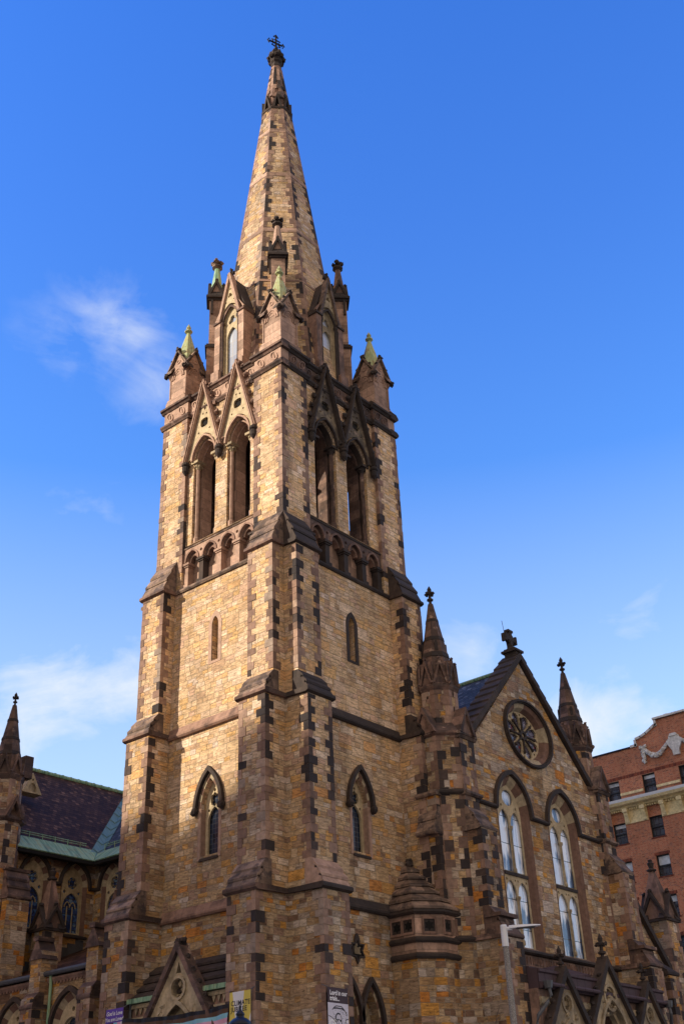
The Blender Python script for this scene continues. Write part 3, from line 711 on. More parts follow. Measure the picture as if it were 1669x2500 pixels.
# ---- lucarnes on the four main faces of the spire
for k in range(4):
    F, mid = FA[k], (SY if k % 2 == 0 else SX); c = mid; dk = k != 0
    z0, zs = 31.25, 34.6; cf = -.58
    m = MB(); m.slab(F, [(c - .56, z0), (c + .56, z0), (c + .56, 35.2), (c, 36.7), (c - .56, 35.2)], cf - .35, cf, [opening(c, 31.5, zs, .44, .80)])
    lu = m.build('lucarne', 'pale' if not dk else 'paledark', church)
    m = MB()
    for s in (-1, 1):
        q = sorted((c + s * .56, c + s * .90)); m.ob(F, q[0], q[1], z0, 34.75, -2.0, cf + .14)
        m.slab(F, [(q[0], 34.751), (q[1], 34.751), (c + s * .90, 34.95), (c + s * .56, 35.5)], cf - .4, cf + .13)
        m.ob(F, q[0] - .06, q[1] + .06, z0, 32.0, -1.8, cf + .26)
    m.build('lucarne_pier', 'pink' if k == 0 else 'trim', lu)
    m = MB()
    for s in (-1, 1):
        q = sorted((c + s * .50, c + s * .95)); m.prof(F, [(cf - .5, 34.72), (cf + .2, 34.72), (cf + .2, 34.82), (cf - .1, 35.0), (cf - .5, 35.0)], q[0], q[1])
        m.lathe(*F(c + s * .49, 0, cf + .05).xy, [(.05, 31.5), (.05, 34.5), (.10, 34.62), (.10, 34.7)], 8)
        m.lathe(*F(c + s * .56, 0, cf + .10).xy, [(.04, 31.5), (.04, 34.5)], 8)
    m.band(F, arch(c, 34.62, .44, .78), arch(c, 34.62, .53, .90), cf - .02, cf + .08); m.build('lucarne_shaft', 'mid' if k == 0 else 'dark', lu)
    m = MB(); m.slab(F, opening(c, 31.4, 34.62, .45, .8), cf - .16, cf - .07, [opening(c, 31.45, 33.75, .31, .55, 6), foil(c, 34.72, .25, 3, ph=PI / 2)]); m.build('tracery', 'pale' if k == 0 else 'paledark', lu)
    MB().slab(F, opening(c, 31.4, 34.6, .45, .8), cf - .21, cf - .18).build('lucarne_glass', 'glass_sky', lu)
    # steep gable front and roof behind
    m = MB(); m.slab(F, [(c - .62, 35.0), (c - .5, 35.0)] + arch(c, 34.95, .5, .62, 6) + [(c + .5, 35.0), (c + .62, 35.0), (c, 37.15)], cf - .05, cf + .1, [foil(c, 36.05, .14, 3, ph=PI / 2), circle(c, 36.42, .05, 8), circle(c - .25, 35.72, .05, 8), circle(c + .25, 35.72, .05, 8)]); m.build('lucarne_gable', 'pale' if k == 0 else 'paledark', lu)
    m = MB()
    for s in (-1, 1): m.slab(F, [(c + s * .70, 34.75), (c + s * .56, 34.75), (c, 37.02), (c, 37.36), (c + s * .06, 37.3)], cf - .1, cf + .2 + .004 * s)
    m.build('raking_mould', 'pinkplain' if k == 0 else 'cap', lu)
    m = MB()
    for s in (-1, 1): m.add([F(c, 37.2, cf - .04), F(c + s * .88, 35.0, cf - .04), F(c + s * .88, 35.0, -2.3), F(c, 37.2, -2.3), F(c, 37.05, cf - .04), F(c + s * .8, 35.0, cf - .04), F(c + s * .8, 35.0, -2.3), F(c, 37.05, -2.3)], [(0, 1, 2, 3), (4, 7, 6, 5), (0, 4, 5, 1), (1, 5, 6, 2), (2, 6, 7, 3), (3, 7, 4, 0)])
    m.build('lucarne_roof', 'dark', lu)
    m = MB(); m.blob(F(c, 37.42, cf + .05), .11, k)
    for s in (-1, 1): m.blob(F(c + s * .15, 37.32, cf + .05), .09, k)
    m.blob(F(c, 37.6, cf + .05), .08, k); m.build('finial', 'dark', lu)

# ---- tall pinnacles against the diagonal faces
for i, (sx, sy) in enumerate(((-1, -1), (1, -1), (-1, 1), (1, 1))):
    x, y = ((SX - 2.2, SY - 1.98), (SX + 1.92, SY - 2.12), (SX - 2.1, SY + 2.1), (SX + 2.1, SY + 2.1))[i]; n = Vector((sx, sy, 0)).normalized(); h = .31
    F = Fr((x, y, 0), (-n.y, n.x, 0), n); m = MB()
    m.ob(F, -h - .08, h + .08, 31.2, 34.6, -h - .5, h + .08); m.ob(F, -h, h, 34.6, 37.6, -h - .3, h); o = m.build('spire_pinnacle', 'pink', church)
    w = MB(); w.ob(F, -h - .16, h + .16, 34.55, 34.66, -h - .3, h + .16); w.ob(F, -h - .10, h + .10, 34.66, 34.78, -h - .3, h + .10); w.ob(F, -h - .07, h + .07, 37.45, 37.56, -h - .07, h + .07); w.ob(F, -h - .16, h + .16, 37.56, 37.68, -h - .16, h + .16)
    for s in (-1, 1): w.ob(F, s * (h + .05) - .05, s * (h + .05) + .05, 36.6, 37.46, h - .16, h - .06)
    w.build('pinnacle_mould', 'dark', o)
    g = MB(); r = MB()
    for kk in range(4):
        nn = Matrix.Rotation(kk * PI / 2, 3, 'Z') @ n; G = Fr((x, y, 0), (-nn.y, nn.x, 0), nn)
        g.slab(G, [(-h, 37.68), (h, 37.68), (0, 38.5)], h - .2, h + .0 + .002 * kk)
        for s in (-1, 1): r.slab(G, [(s * (h + .14), 37.69), (s * (h + .0), 37.69), (0, 38.5), (0, 38.74)], h - .3, h + .1 + .002 * kk + .001 * s)
        r.blob(G(0, 38.72, h + .02), .08, kk)
    g.build('pinnacle_gable', 'pinkplain' if i != 1 else 'trim', o); r.build('pinnacle_coping', 'dark', o)
    m = MB(); m.lathe(x, y, [(.31, 37.9), (.27, 38.4), (.11, 39.72)], 8); m.build('spirelet', 'verdigris' if i == 2 else ('trim' if i else 'pinkplain'), o, label='spirelet sheathed in green copper' if i == 2 else None)
    m = MB(); m.lathe(x, y, [(.12, 39.68), (.24, 39.76), (.24, 39.84), (.13, 39.9), (.13, 40.0)], 8)
    for kk in range(4):
        a = kk * PI / 2 + .5; m.blob((x + .19 * math.cos(a), y + .19 * math.sin(a), 40.08), .12, kk)
    m.blob((x, y, 40.12), .14, 7); m.build('finial', 'dark' if i != 2 else 'cap', o)

# ================================================================== nave front (gable) to the right of the tower
GX = 12.52
FG = Fr((0, GY, 0), (1, 0, 0), (0, -1, 0))
LT, RT = 7.48, 17.76                              # stair turret axes, X
def splay(mb_name, F, outer, inner, c0, c1, parent, mat='vouss', tones=None, step=2):
    m = MB(); n = len(outer)
    for j in range(0, n - 1, step):
        m.tone = tones(j) if tones else .5
        o, i = outer[j:j + step + 1], inner[j:j + step + 1]
        k = len(o); vs = [F(*q, c0) for q in o] + [F(*q, c1) for q in i]
        m.add(vs, [(q, q + 1, k + q + 1, k + q) for q in range(k - 1)])
    return m.build(mb_name, mat, parent)
WC = (GX - 1.83, GX + 1.83)
RX, RZ, RC = 1.56, 1.24, 16.98
def oval(cx, cz, rx, rz, n=40): return [(cx + rx * math.cos(2 * PI * i / n), cz + rz * math.sin(2 * PI * i / n)) for i in range(n)]
m = MB()
m.slab(FG, [(LT + .3, -.5), (RT - .3, -.5), (RT - .3, 15.2), (GX, 20.1), (LT + .3, 15.2)], -.6, 0,
       [oval(GX, RC, RX, RZ)] + [opening(c, 8.45, 13.42, 1.15, 1.42) for c in WC])
front = m.build('gable_front', 'wall_low', church)
# coping with stepped stones, ridge cross
m = MB()
for s in (-1, 1):
    p0, p1 = Vector((GX + s * 5.0, 15.4)), Vector((GX, 20.42)); N = 12
    for i in range(N):
        t0, t1 = i / N, (i + 1) / N; a, c = p0.lerp(p1, t0), p0.lerp(p1, t1); u = Vector((0, .20))
        q = [a - u * .8, c - u * .8, c + u * .7, a + u * 1.1]
        m.slab(FG, [tuple(x) for x in q], -.75, .16 + .003 * (s > 0))
m.build('gable_coping', 'dark', front)
m = MB(); x, y = GX, GY + .3
m.ob(FG, GX - .22, GX + .22, 20.2, 20.62, -.5, .06); m.ob(FG, GX - .32, GX + .32, 20.62, 20.72, -.6, .14); m.ob(FG, GX - .24, GX + .24, 20.72, 20.80, -.5, .04); m.lathe(GX, y, [(.2, 20.8), (.13, 20.92), (.13, 21.0)], 8)
FX = Fr((GX, y, 0), (1, 0, 0), (0, -1, 0))
m.ob(FX, -.10, .10, 20.95, 21.68, -.10, .10); m.ob(FX, -.38, .38, 21.22, 21.42, -.101, .101)
for s_ in (-1, 1): m.ob(FX, s_ * .38 - .05, s_ * .38 + .05, 21.14, 21.50, -.12, .12)
m.ob(FX, -.18, .18, 21.62, 21.72, -.12, .12)
m.slab(FX, circle(0, 21.32, .25, 16), -.08, .08, [circle(0, 21.32, .165, 16)]); m.build('gable_cross', 'dark', front)
MB().tube([(GX - .14, y + .05, 20.8), (GX - .36, y + .05, 22.1)], .012, 5).build('lightning_rod', 'lead', front)

# rose window
m = MB(); O, I = oval(GX, RC, 1.80, 1.43), oval(GX, RC, 1.60, 1.27)
m.slab(FG, O, -.05, .09, [I]); m.slab(FG, oval(GX, RC, 1.76, 1.40), .08, .15, [oval(GX, RC, 1.66, 1.32)]); rose = m.build('rose_window', 'dark', church)
O, I = oval(GX, RC, 1.605, 1.275, 48), oval(GX, RC, 1.25, .99, 48); O.append(O[0]); I.append(I[0])
splay('rose_voussoirs', FG, O, oval(GX, RC, 1.40, 1.11, 48) + [oval(GX, RC, 1.40, 1.11, 48)[0]], .02, -.06, rose, 'vouss', lambda j: (.15 if (j // 4) % 3 else .85), 2)
O2 = oval(GX, RC, 1.40, 1.11, 48); O2.append(O2[0]); splay('rose_reveal', FG, O2, I, -.06, -.27, rose, 'vouss', lambda j: (.12 if (j // 4) % 3 else .8), 2)
def petal(k, n=8):
    t = PI * 2 * (k + .5) / n; P = []
    for r, w in ((.30, .0), (.46, .13), (.72, .19), (.84, .20), (.95, .15), (1.03, .0), (.95, -.15), (.84, -.20), (.72, -.19), (.46, -.13)):
        P.append((GX + 1.2 * (r * math.cos(t) - w * math.sin(t)), RC + .95 * (r * math.sin(t) + w * math.cos(t))))
    return P
m = MB(); hl = [petal(k) for k in range(8)] + [(lambda t: [(GX + 1.2 * (.94 * math.cos(t)) + .06 * math.cos(q * PI / 4), RC + .95 * (.94 * math.sin(t)) + .06 * math.sin(q * PI / 4)) for q in range(8)])(2 * PI * k / 8) for k in range(8)]
m.slab(FG, oval(GX, RC, 1.255, .995), -.34, -.26, hl); m.build('rose_tracery', 'pale', rose)
m = MB()
for k in range(8):
    t = 2 * PI * k / 8; m.tube([FG(GX + 1.2 * r * math.cos(t), RC + .95 * r * math.sin(t), -.22) for r in (.2, .74)], .045, 8); m.blob(FG(GX + 1.2 * .74 * math.cos(t), RC + .95 * .74 * math.sin(t), -.22), .075, k, lump=.2)
m.slab(FG, oval(GX, RC, .25, .20, 16), -.33, -.18, [oval(GX, RC, .13, .10, 16)]); m.build('rose_spokes', 'dark', rose)
MB().slab(FG, oval(GX, RC, 1.24, .985), -.40, -.37).build('stained_glass', 'stained', rose)

# two great traceried windows
for wi, c in enumerate(WC):
    out = [(c - 1.15, 8.45 + i * 4.97 / 8) for i in range(8)] + arch(c, 13.42, 1.15, 1.42, 8) + [(c + 1.15, 13.42 - (i + 1) * 4.97 / 8) for i in range(8)]
    inn = [(c - .80, 8.5 + i * 4.92 / 8) for i in range(8)] + arch(c, 13.42, .80, 1.10, 8) + [(c + .80, 13.42 - (i + 1) * 4.92 / 8) for i in range(8)]
    o2 = [(x * .42 + xx * .58, z * .42 + zz * .58) for (x, z), (xx, zz) in zip(inn, out)]
    TJ = [RN.choice((.05, .15, .25, .3)) for _ in range(60)]
    tn = lambda j: (TJ[j] if (j < 8 or j > 23) else (.2 if (j // 2) % 2 else .82))
    w = splay('gable_window', FG, out, o2, .012, -.05, church, 'vouss', tn, 1)
    splay('window_reveal', FG, o2, inn, -.05, -.20, w, 'vouss', lambda j: max(0, tn(j) - .1), 1)
    hood(FG, c, 13.42, 1.17, 1.46, w, t=.14, knobs=False)
    m = MB(); hl = []
    for s in (-1, 1): hl += [opening(c + s * .40, 11.2, 12.95, .355, .58, 6), opening(c + s * .40, 8.56, 10.35, .355, .54, 6), circle(c + s * .50, 13.66, .06, 8), circle(c + s * .66, 10.88, .06, 8), circle(c + s * .09, 10.88, .05, 8)]
    hl += [oval(c, 14.02, .37, .31, 16)]
    m.slab(FG, opening(c, 8.5, 13.42, .80, 1.10), -.25, -.19, hl); m.build('tracery', 'pale', w)
    m = MB(); m.ob(FG, c - .80, c + .80, 11.05, 11.17, -.3, -.14); m.build('transom', 'dark', w)
    m = MB()
    for z0, z1 in ((8.62, 10.3), (11.18, 12.9)): m.lathe(*FG(c, 0, -.19).xy, [(.07, z0), (.07, z0 + .12), (.042, z0 + .2), (.042, z1 - .15), (.09, z1 - .05), (.09, z1 + .02)], 8)
    m.build('mullion', 'paledark', w)
    MB().slab(FG, opening(c, 8.5, 13.42, .79, 1.08), -.31, -.28).build('window_glass', 'glass_pale', w)
    m = MB(); m.prof(FG, [(-.3, 8.56), (-.3, 8.3), (.10, 8.3), (.10, 8.36), (-.18, 8.55)], c - 1.15, c + 1.15); m.build('sill', 'cap', w)
# string courses of the front
def course(F, zb, a0, a1, parent, mat='dark', ht=.2, p=.14, e=0.):
    m = MB(); m.prof(F, [(-.05, zb + e), (p * .6, zb + e), (p, zb + .05 + e), (p, zb + .11 + e), (.004, zb + ht), (-.05, zb + ht)], a0, a1); return m.build('string_course', mat, parent)
course(FG, 13.33, LT + .5, WC[0] - 1.17, front); course(FG, 13.33, WC[0] + 1.17, WC[1] - 1.17, front); course(FG, 13.33, WC[1] + 1.17, RT - .5, front)
course(FG, 8.26, LT + .4, RT - .4, front, 'dark', .2, .2)
m = MB(); m.ob(FG, LT + .5, RT - .5, 7.86, 8.25, -.05, .03); o = m.build('inscription_band', 'trim', front)
m = MB(); x = GX - 3.3; rr = random.Random(5)
while x < GX + 3.4:
    t = rr.random(); ww = rr.uniform(.05, .10)
    m.ob(FG, x, x + .028, 7.94, 8.18, 0, .06)
    if t < .6: m.ob(FG, x, x + ww, 8.14, 8.18, 0, .058)
    if t > .3: m.ob(FG, x, x + ww, 7.94, 7.98, 0, .057)
    if t > .5: m.ob(FG, x + ww, x + ww + .025, 7.94, 8.18, 0, .059)
    x += ww + rr.uniform(.07, .16)
m.build('carved_inscription', 'trim', o)
course(FG, 7.66, LT + .4, RT - .4, front, 'dark', .2, .18)

# ---- stair turrets flanking the gable, with their buttresses
def octp(cx, cy, r, z, n=8):
    q = r / math.cos(PI / n); return [(cx + q * math.cos(PI / n + 2 * PI * i / n), cy + q * math.sin(PI / n + 2 * PI * i / n), z) for i in range(n)]
for ti, (tx, s) in enumerate(((LT, 1), (RT, -1))):
    ty = -1.1
    m = MB(); m.lathe(tx, ty, [(1.0, -.5), (1.0, 15.7)], 8); m.lathe(tx, ty, [(.68, 15.6), (.68, 17.7)], 8); t = m.build('stair_turret', 'wall_low', church)
    q = MB()
    for r, z0, z1 in ((1.0, 8.5, 15.6), (.68, 15.8, 17.5)):
        for k in range(8):
            z = z0; i = k
            while z < z1 - .1:
                hh = min(.33 * RN.uniform(.8, 1.25), z1 - z)
                A, B, Cc = octp(tx, ty, r + .014, z, 8)[k], octp(tx, ty, r + .014, z, 8)[(k + 1) % 8], octp(tx, ty, r + .014, z, 8)[k - 1]
                A, B, Cc = Vector(A), Vector(B), Vector(Cc); L = (.33 if i % 2 else .17) if r > .9 else (.30 if i % 2 else .15)
                for D in ((B - A).normalized(), (Cc - A).normalized()):
                    inn = (Vector((tx, ty, z)) - A).normalized() * .12; up = Vector((0, 0, hh - .012)); q.tone = q.tone if D is None else q.tone
                    q.hexa([A, A + D * L, A + D * L + inn, A + inn, A + up, A + D * L + up, A + D * L + inn + up, A + inn + up]); L = .5 - L
                q.tone = tone(); z += hh; i += 1
    q.build('quoin_trim', 'quoin', t)
    # gablets where the shaft narrows
    m = MB(); m.lathe(tx, ty, [(1.02, 15.55), (1.12, 15.62), (1.12, 15.7), (.7, 16.15)], 8); g = MB()
    for k in range(8):
        a = k * PI / 4; n = Vector((math.cos(a), math.sin(a), 0)); F = Fr((tx, ty, 0), (-n.y, n.x, 0), n)
        if k % 2 == 0:
            pr = 1.12
            g.slab(F, [(-.40, 15.7), (.40, 15.7), (0, 16.55)], .3, pr)
            for sg in (-1, 1): m.slab(F, [(sg * .52, 15.66), (sg * .36, 15.66), (0, 16.48), (0, 16.72)], .3, pr + .09 + .002 * sg)
    m.build('gablet_coping', 'mid', t); g.build('gablet', 'trim', t)
    # corona of small gables, cone, finial
    m = MB(); m.lathe(tx, ty, [(.68, 17.45), (.77, 17.6), (.79, 17.7), (.70, 17.76), (.66, 18.65)], 8)
    for k in range(8):
        a = k * PI / 4; n = Vector((math.cos(a), math.sin(a), 0)); F = Fr((tx, ty, 0), (-n.y, n.x, 0), n)
        for sg in (-1, 1): m.slab(F, [(sg * .31, 17.74), (sg * .21, 17.74), (0, 18.5), (0, 18.78)], .4, .79 + .003 * sg)
        m.blob(F(0, 18.78, .74), .07, k); P = F(0, 0, .86)
        b2 = k * PI / 4 + PI / 8; m.blob((tx + .83 * math.cos(b2), ty + .83 * math.sin(b2), 17.75), .085, k + 3)
        b3 = .81; m.tube([(tx + b3 * math.cos(b2), ty + b3 * math.sin(b2), 17.75), (tx + .77 * math.cos(b2), ty + .77 * math.sin(b2), 18.6)], .045, 5)
    m.build('turret_corona', 'mid', t)
    m = MB(); m.lathe(tx, ty, [(.56, 18.4), (.50, 19.05), (.10, 21.4)], 8); cone = m.build('turret_spirelet', 'mid', t)
    m = MB(); m.lathe(tx, ty, [(.535, 18.95), (.50, 19.15)], 8); m.lathe(tx, ty, [(.405, 19.7), (.38, 19.85)], 8); m.lathe(tx, ty, [(.255, 20.55), (.235, 20.68)], 8)
    for k in (3, 5, 7):
        a = k * PI / 4; n = Vector((math.cos(a), math.sin(a), 0)); F = Fr((tx, ty, 0), (-n.y, n.x, 0), n); m.slab(F, opening(0, 19.2, 19.5, .06, .14, 3), .35, .49)
    m.build('spirelet_bands', 'dark', cone)
    m = MB(); fleuron(m, tx, ty, 21.35, .72, ti); m.build('finial', 'dark', t)
    # front buttress in three stages
    bx0, bx1 = (7.08, 7.95) if s > 0 else (2 * GX + .2 - 7.95, 2 * GX + .2 - 7.08)
    F = Fr((0, 0, 0), (1, 0, 0), (0, -1, 0)); st = ((9.6, 15.6, 2.15), (8.36, 13.0, 2.62), (-.5, 12.0, 2.62), (-.5, 8.35, 3.3))
    m = MB(); m.ob(F, bx0, bx1, 12.0, 15.6, 1.0, 2.15); m.ob(F, bx0 - .02, bx1 + .02, 8.0, 12.1, .9, 2.72); m.ob(F, bx0 - .04, bx1 + .04, -.5, 8.3, .8, 3.3)
    bt = m.build('gable_buttress', 'wall_low', church)
    q = MB()
    for z0, z1, p, e in ((12.9, 15.55, 2.15, 0), (9.4, 12.0, 2.72, .02), (3.0, 8.25, 3.3, .04)):
        quoins(q, bx0 - e, -p, z0, z1, 1, 1, la=.36); quoins(q, bx1 + e, -p, z0, z1, -1, 1, la=.36, start=1)
    q.build('quoin_trim', 'quoin', bt)
    w = MB(); weathering(w, F, bx0, bx1, 2.62, 2.12, 12.0, 12.95, 2, .12, .9); w.prof(F, [(.9, 13.32), (2.22, 13.32), (2.30, 13.38), (2.30, 13.46), (.9, 13.6)], bx0 - .1, bx1 + .1); w.build('weathering', 'cap', bt)
    w = MB(); weathering(w, F, bx0, bx1, 3.2, 2.70, 8.3, 9.4, 2, .14, .8); w.ob(F, bx0 - .1, bx1 + .1, 9.0, 9.12, 2.5, 3.2); w.build('lower_weathering', 'mid', bt)
    # gabled head of the buttress
    g = MB(); am = (bx0 + bx1) / 2; hw = (bx1 - bx0) / 2
    g.slab(F, [(bx0, 15.5), (bx1, 15.5), (am, 16.5)], 1.0, 2.152)
    g.build('buttress_gable', 'trim', bt); g = MB()
    for sg in (-1, 1): g.slab(F, [(am + sg * (hw + .14), 15.58), (am + sg * (hw - .03), 15.58), (am, 16.45), (am, 16.72)], .9, 2.27 + .003 * sg)
    g.prof(F, [(.9, 15.46), (2.2, 15.46), (2.28, 15.55), (.9, 15.62)], bx0 - .1, bx1 + .1); g.build('buttress_coping', 'cap', bt)
    # side buttress towards the tower / aisle
    F2 = Fr((tx, 0, 0), (0, 1, 0), (-s, 0, 0)); m = MB(); m.ob(F2, -1.45, -.72, -.5, 13.3, .6, 1.22); sb = m.build('side_buttress', 'wall_low', church)
    q = MB(); q2 = tx - s * 1.22
    quoins(q, q2, -1.45, 9.5, 13.2, s, 1, la=.34); quoins(q, q2, -.72, 9.5, 13.2, s, -1, la=.34, start=1); q.build('quoin_trim', 'quoin', sb)
    w = MB(); w.prof(F2, [(.6, 13.3), (1.3, 13.3), (1.36, 13.36), (1.36, 13.44), (.6, 13.6)], -1.55, -.62); weathering(w, F2, -1.45, -.72, 1.5, 1.15, 11.9, 12.9, 2, .05, .6); w.build('weathering', 'cap', sb)
    # ring courses round the turret
    for zz in (13.34, 8.3):
        m = MB(); m.lathe(tx, ty, [(.98, zz), (1.07, zz), (1.13, zz + .06), (1.13, zz + .12), (.99, zz + .22)], 8); m.build('string_course', 'dark', t)

# ---- polygonal bay between tower and gable
bay = [(5.05, 0.2), (5.05, -1.05), (5.85, -1.6), (7.6, -1.6), (7.6, .2)]
def baypts(off, z):
    o = [Vector(p) for p in bay]; P = []
    c = Vector((6.6, -.2))
    lines = []
    for i in range(len(o) - 1):
        d = (o[i + 1] - o[i]).normalized(); n = Vector((d.y, -d.x)); n = n if n.dot((o[i] + o[i + 1]) / 2 - c) > 0 else -n
        lines.append((o[i] + n * off, d))
    P.append((lines[0][0].x, .2, z))
    for (p, d), (q, e) in zip(lines, lines[1:]):
        r = geometry.intersect_line_line_2d(p - d * 50, p + d * 50, q - e * 50, q + e * 50); P.append((r.x, r.y, z))
    P.append((lines[-1][0].x, .2, z)); return P
def bayring(rs): 
    m = MB(); m.rings([baypts(o, z) for o, z in rs]); return m
bo = bayring([(0, -.5), (0, 7.75)]).build('stair_bay', 'wall_low', church)
bayring([(.0, 7.75), (.02, 7.76), (.02, 9.2)]).build('bay_frieze', 'pink', bo)
for z, p in ((7.72, .10), (8.22, .13), (9.12, .17)):
    bayring([(.0, z), (p * .6, z), (p, z + .06), (p, z + .13), (.01, z + .2)]).build('string_course', 'dark', bo)
m = MB()
def bayroof(t): 
    base = baypts(.12 , 0); k = []
    ap = Vector((6.25, .12)); 
    return [(x + (ap.x - x) * t, y + (ap.y - y) * t) for x, y, _ in base]
N = 6
for i in range(N):
    t0, t1 = i / N * .86, (i + 1) / N * .86; z0 = 9.28 + 1.75 * (i / N); z1 = 9.28 + 1.75 * ((i + 1) / N)
    m.rings([[(x, y, z0) for x, y in bayroof(max(-.02, t0 - .06))], [(x, y, z0 + .09) for x, y in bayroof(max(-.02, t0 - .06))], [(x, y, z1 + .02) for x, y in bayroof(t1)]])
m.build('bay_roof', 'cap', bo)
m = MB(); m.blob((6.25, -.1, 11.15), .16, 3); m.blob((6.1, -.2, 11.05), .12, 4); m.blob((6.42, -.22, 11.05), .12, 5); m.build('bay_finial', 'dark', bo)
FB = Fr((5.05, 0, 0), (0, 1, 0), (-1, 0, 0)); FF = Fr((0, -1.6, 0), (1, 0, 0), (0, -1, 0)); dch = Vector((.8, -.55, 0)).normalized(); FC = Fr((5.05, -1.05, 0), dch, (-.55 / .97, -.8 / .97, 0))
for F, a in ((FB, -.78), (FB, -.30), (FC, .48), (FF, 6.08), (FF, 6.80)):
    m = MB(); m.slab(F, rect(a - .25, a + .25, 8.48, 9.04), -.1, .07, [rect(a - .19, a + .19, 8.56, 8.96)]); o = m.build('bay_light', 'trim', bo)
    m = MB(); m.slab(F, rect(a - .195, a + .195, 8.555, 8.965), -.05, .03, [star(a, 8.76, .18, .11)]); m.build('star_tracery', 'dark', o)
    MB().slab(F, rect(a - .20, a + .20, 8.55, 8.97), -.05, .024).build('void', 'black', o)

# ---- entrance porch below the gable: three gabled portals
FP = Fr((0, -3.5, 0), (1, 0, 0), (0, -1, 0)); PC = ((9.47, 1.08, 7.28, .9), (12.52, 1.46, 7.88, 1.1), (15.40, 1.08, 7.30, .9))
m = MB(); m.slab(FP, [(8.0, -.5)] + [q for c, hw, za, h in PC for q in [(c - hw * .66, -.5), *arch(c, za - 2.75, hw * .66, 1.55 if hw > 1.2 else 1.25, 7), (c + hw * .66, -.5)]] + [(17.05, -.5), (17.05, 6.75), (8.0, 6.75)], -.5, .15)
porch = m.build('porch_wall', 'trim', church)
MB().ob(FP, 8.0, 17.05, -.4, 6.7, -1.4, -1.3).build('porch_interior', 'black', porch)
m = MB(); m.prof(FP, [(-2, 6.74), (.3, 6.74), (.36, 6.82), (.36, 6.92), (.22, 6.95), (.22, 7.22), (.28, 7.26), (.28, 7.34), (-.1, 7.42), (-.1, 7.46), (-2, 7.62)], 8.05, 17.0); m.build('porch_roof', 'metalroof', porch)
m = MB(); m.prof(FP, [(.14, 6.2), (.24, 6.3), (.24, 6.45), (.14, 6.5)], 8.05, 17.0)
for i in range(30):
    a = 8.2 + i * .3; m.slab(FP, [(a - .12, 6.5), (a + .12, 6.5), (a, 6.28)], .14, .22)
m.build('porch_frieze', 'paledark', porch)
m = MB()
for x0, x1 in ((8.1, 9.2), (9.9, 11.6), (13.4, 15.0), (15.8, 16.9)): m.tube([FP(x0, 6.86, .44), FP(x1, 6.86, .44)], .07, 8)
m.build('porch_gutter', 'metalroof', porch)
m = MB(); m.add([FP(10.0, 7.35, .0), FP(12.0, 7.5, .0), FP(12.0, 8.0, -1.4), FP(10.2, 7.66, -1.4), FP(10.0, 7.30, .0), FP(12.0, 7.44, .0), FP(12.0, 7.94, -1.4), FP(10.2, 7.6, -1.4)], [(0, 1, 2, 3), (7, 6, 5, 4), (0, 4, 5, 1), (1, 5, 6, 2), (2, 6, 7, 3), (3, 7, 4, 0)]); m.build('porch_cricket', 'metalroof', porch)
for pi, (c, hw, za, hh) in enumerate(PC):
    zs = za - 2.75; F = FP; rise = 1.55 if hw > 1.2 else 1.25; ah = hw * .66
    bz = 5.0; bw = hw + (za - hw * 1.42 - bz) / 1.42 + .05
    sl = 1.36 if hw > 1.2 else 1.42; bot = zs - .6; hb = (za - bot) / sl
    m = MB(); r = .42 if hw > 1.2 else .30; oz = za - (1.12 if hw > 1.2 else .92)
    m.slab(F, [(c - hb, bot), (c - ah, bot)] + arch(c, zs, ah, rise, 8) + [(c + ah, bot), (c + hb, bot), (c, za)], .0, .34, [circle(c, oz, r, 18)]); p = m.build('portal', 'paledark', church)
    m = MB(); m.slab(F, circle(c, oz, r + .05, 18), .30, .38, [circle(c, oz, r * .86, 18)]); m.slab(F, circle(c, oz, r * .9, 18), .2, .30, [foil(c, oz, r * .7, 5, ph=PI / 2)])
    for t in range(16):
        a, z = c + RN.uniform(-hw, hw) * .5, zs + rise + RN.uniform(-.5, .25)
        if abs(a - c) < (za - z) / sl - .28: m.blob(F(a, z, .34), RN.uniform(.06, .1), t, 5, 4)
    m.band(F, arch(c, zs, ah, rise, 8), arch(c, zs, ah + .10, rise + .13, 8), .3, .42); m.band(F, arch(c, zs, ah * .82, rise * .86, 8), arch(c, zs, ah * .99, rise * .99, 8), .0, .2); m.build('portal_carving', 'paledark', p)
    m = MB()
    for s in (-1, 1):
        m.slab(F, [(c + s * (hb + .22), bot), (c + s * (hb + .02), bot), (c, za - .08), (c, za + .26)], .05, .48 + .003 * s)
    m.build('portal_coping', 'dark', p)
    m = MB()
    for s in (-1, 1):
        for t in range(6):
            q = .12 + t * .14; m.blob(F(c + s * ((hb + .26) * (1 - q)), bot + (za + .2 - bot) * q + .04, .3), .09, t)
    m.build('crockets', 'dark', p)
    m = MB(); P = F(c, 0, .28); fleuron(m, P.x, P.y, za + .12, hh * (.70 if hw > 1.2 else .72), pi); m.build('finial', 'dark', p)
for x0, sg in ((8.2, 1), (16.85, -1)):
    m = MB(); m.tube([FP(x0, 6.85, .45), FP(x0 + .02 * sg, 6.5, .5), FP(x0 - .1 * sg, 6.3, .42), FP(x0 - .42 * sg, 5.9, .2), FP(x0 - .5 * sg, 5.6, .16), FP(x0 - .5 * sg, .2, .16)], .06, 8); m.lathe(*FP(x0, 0, .45).xy, [(.12, 6.72), (.16, 6.95)], 8); m.build('downspout', 'lead', church)

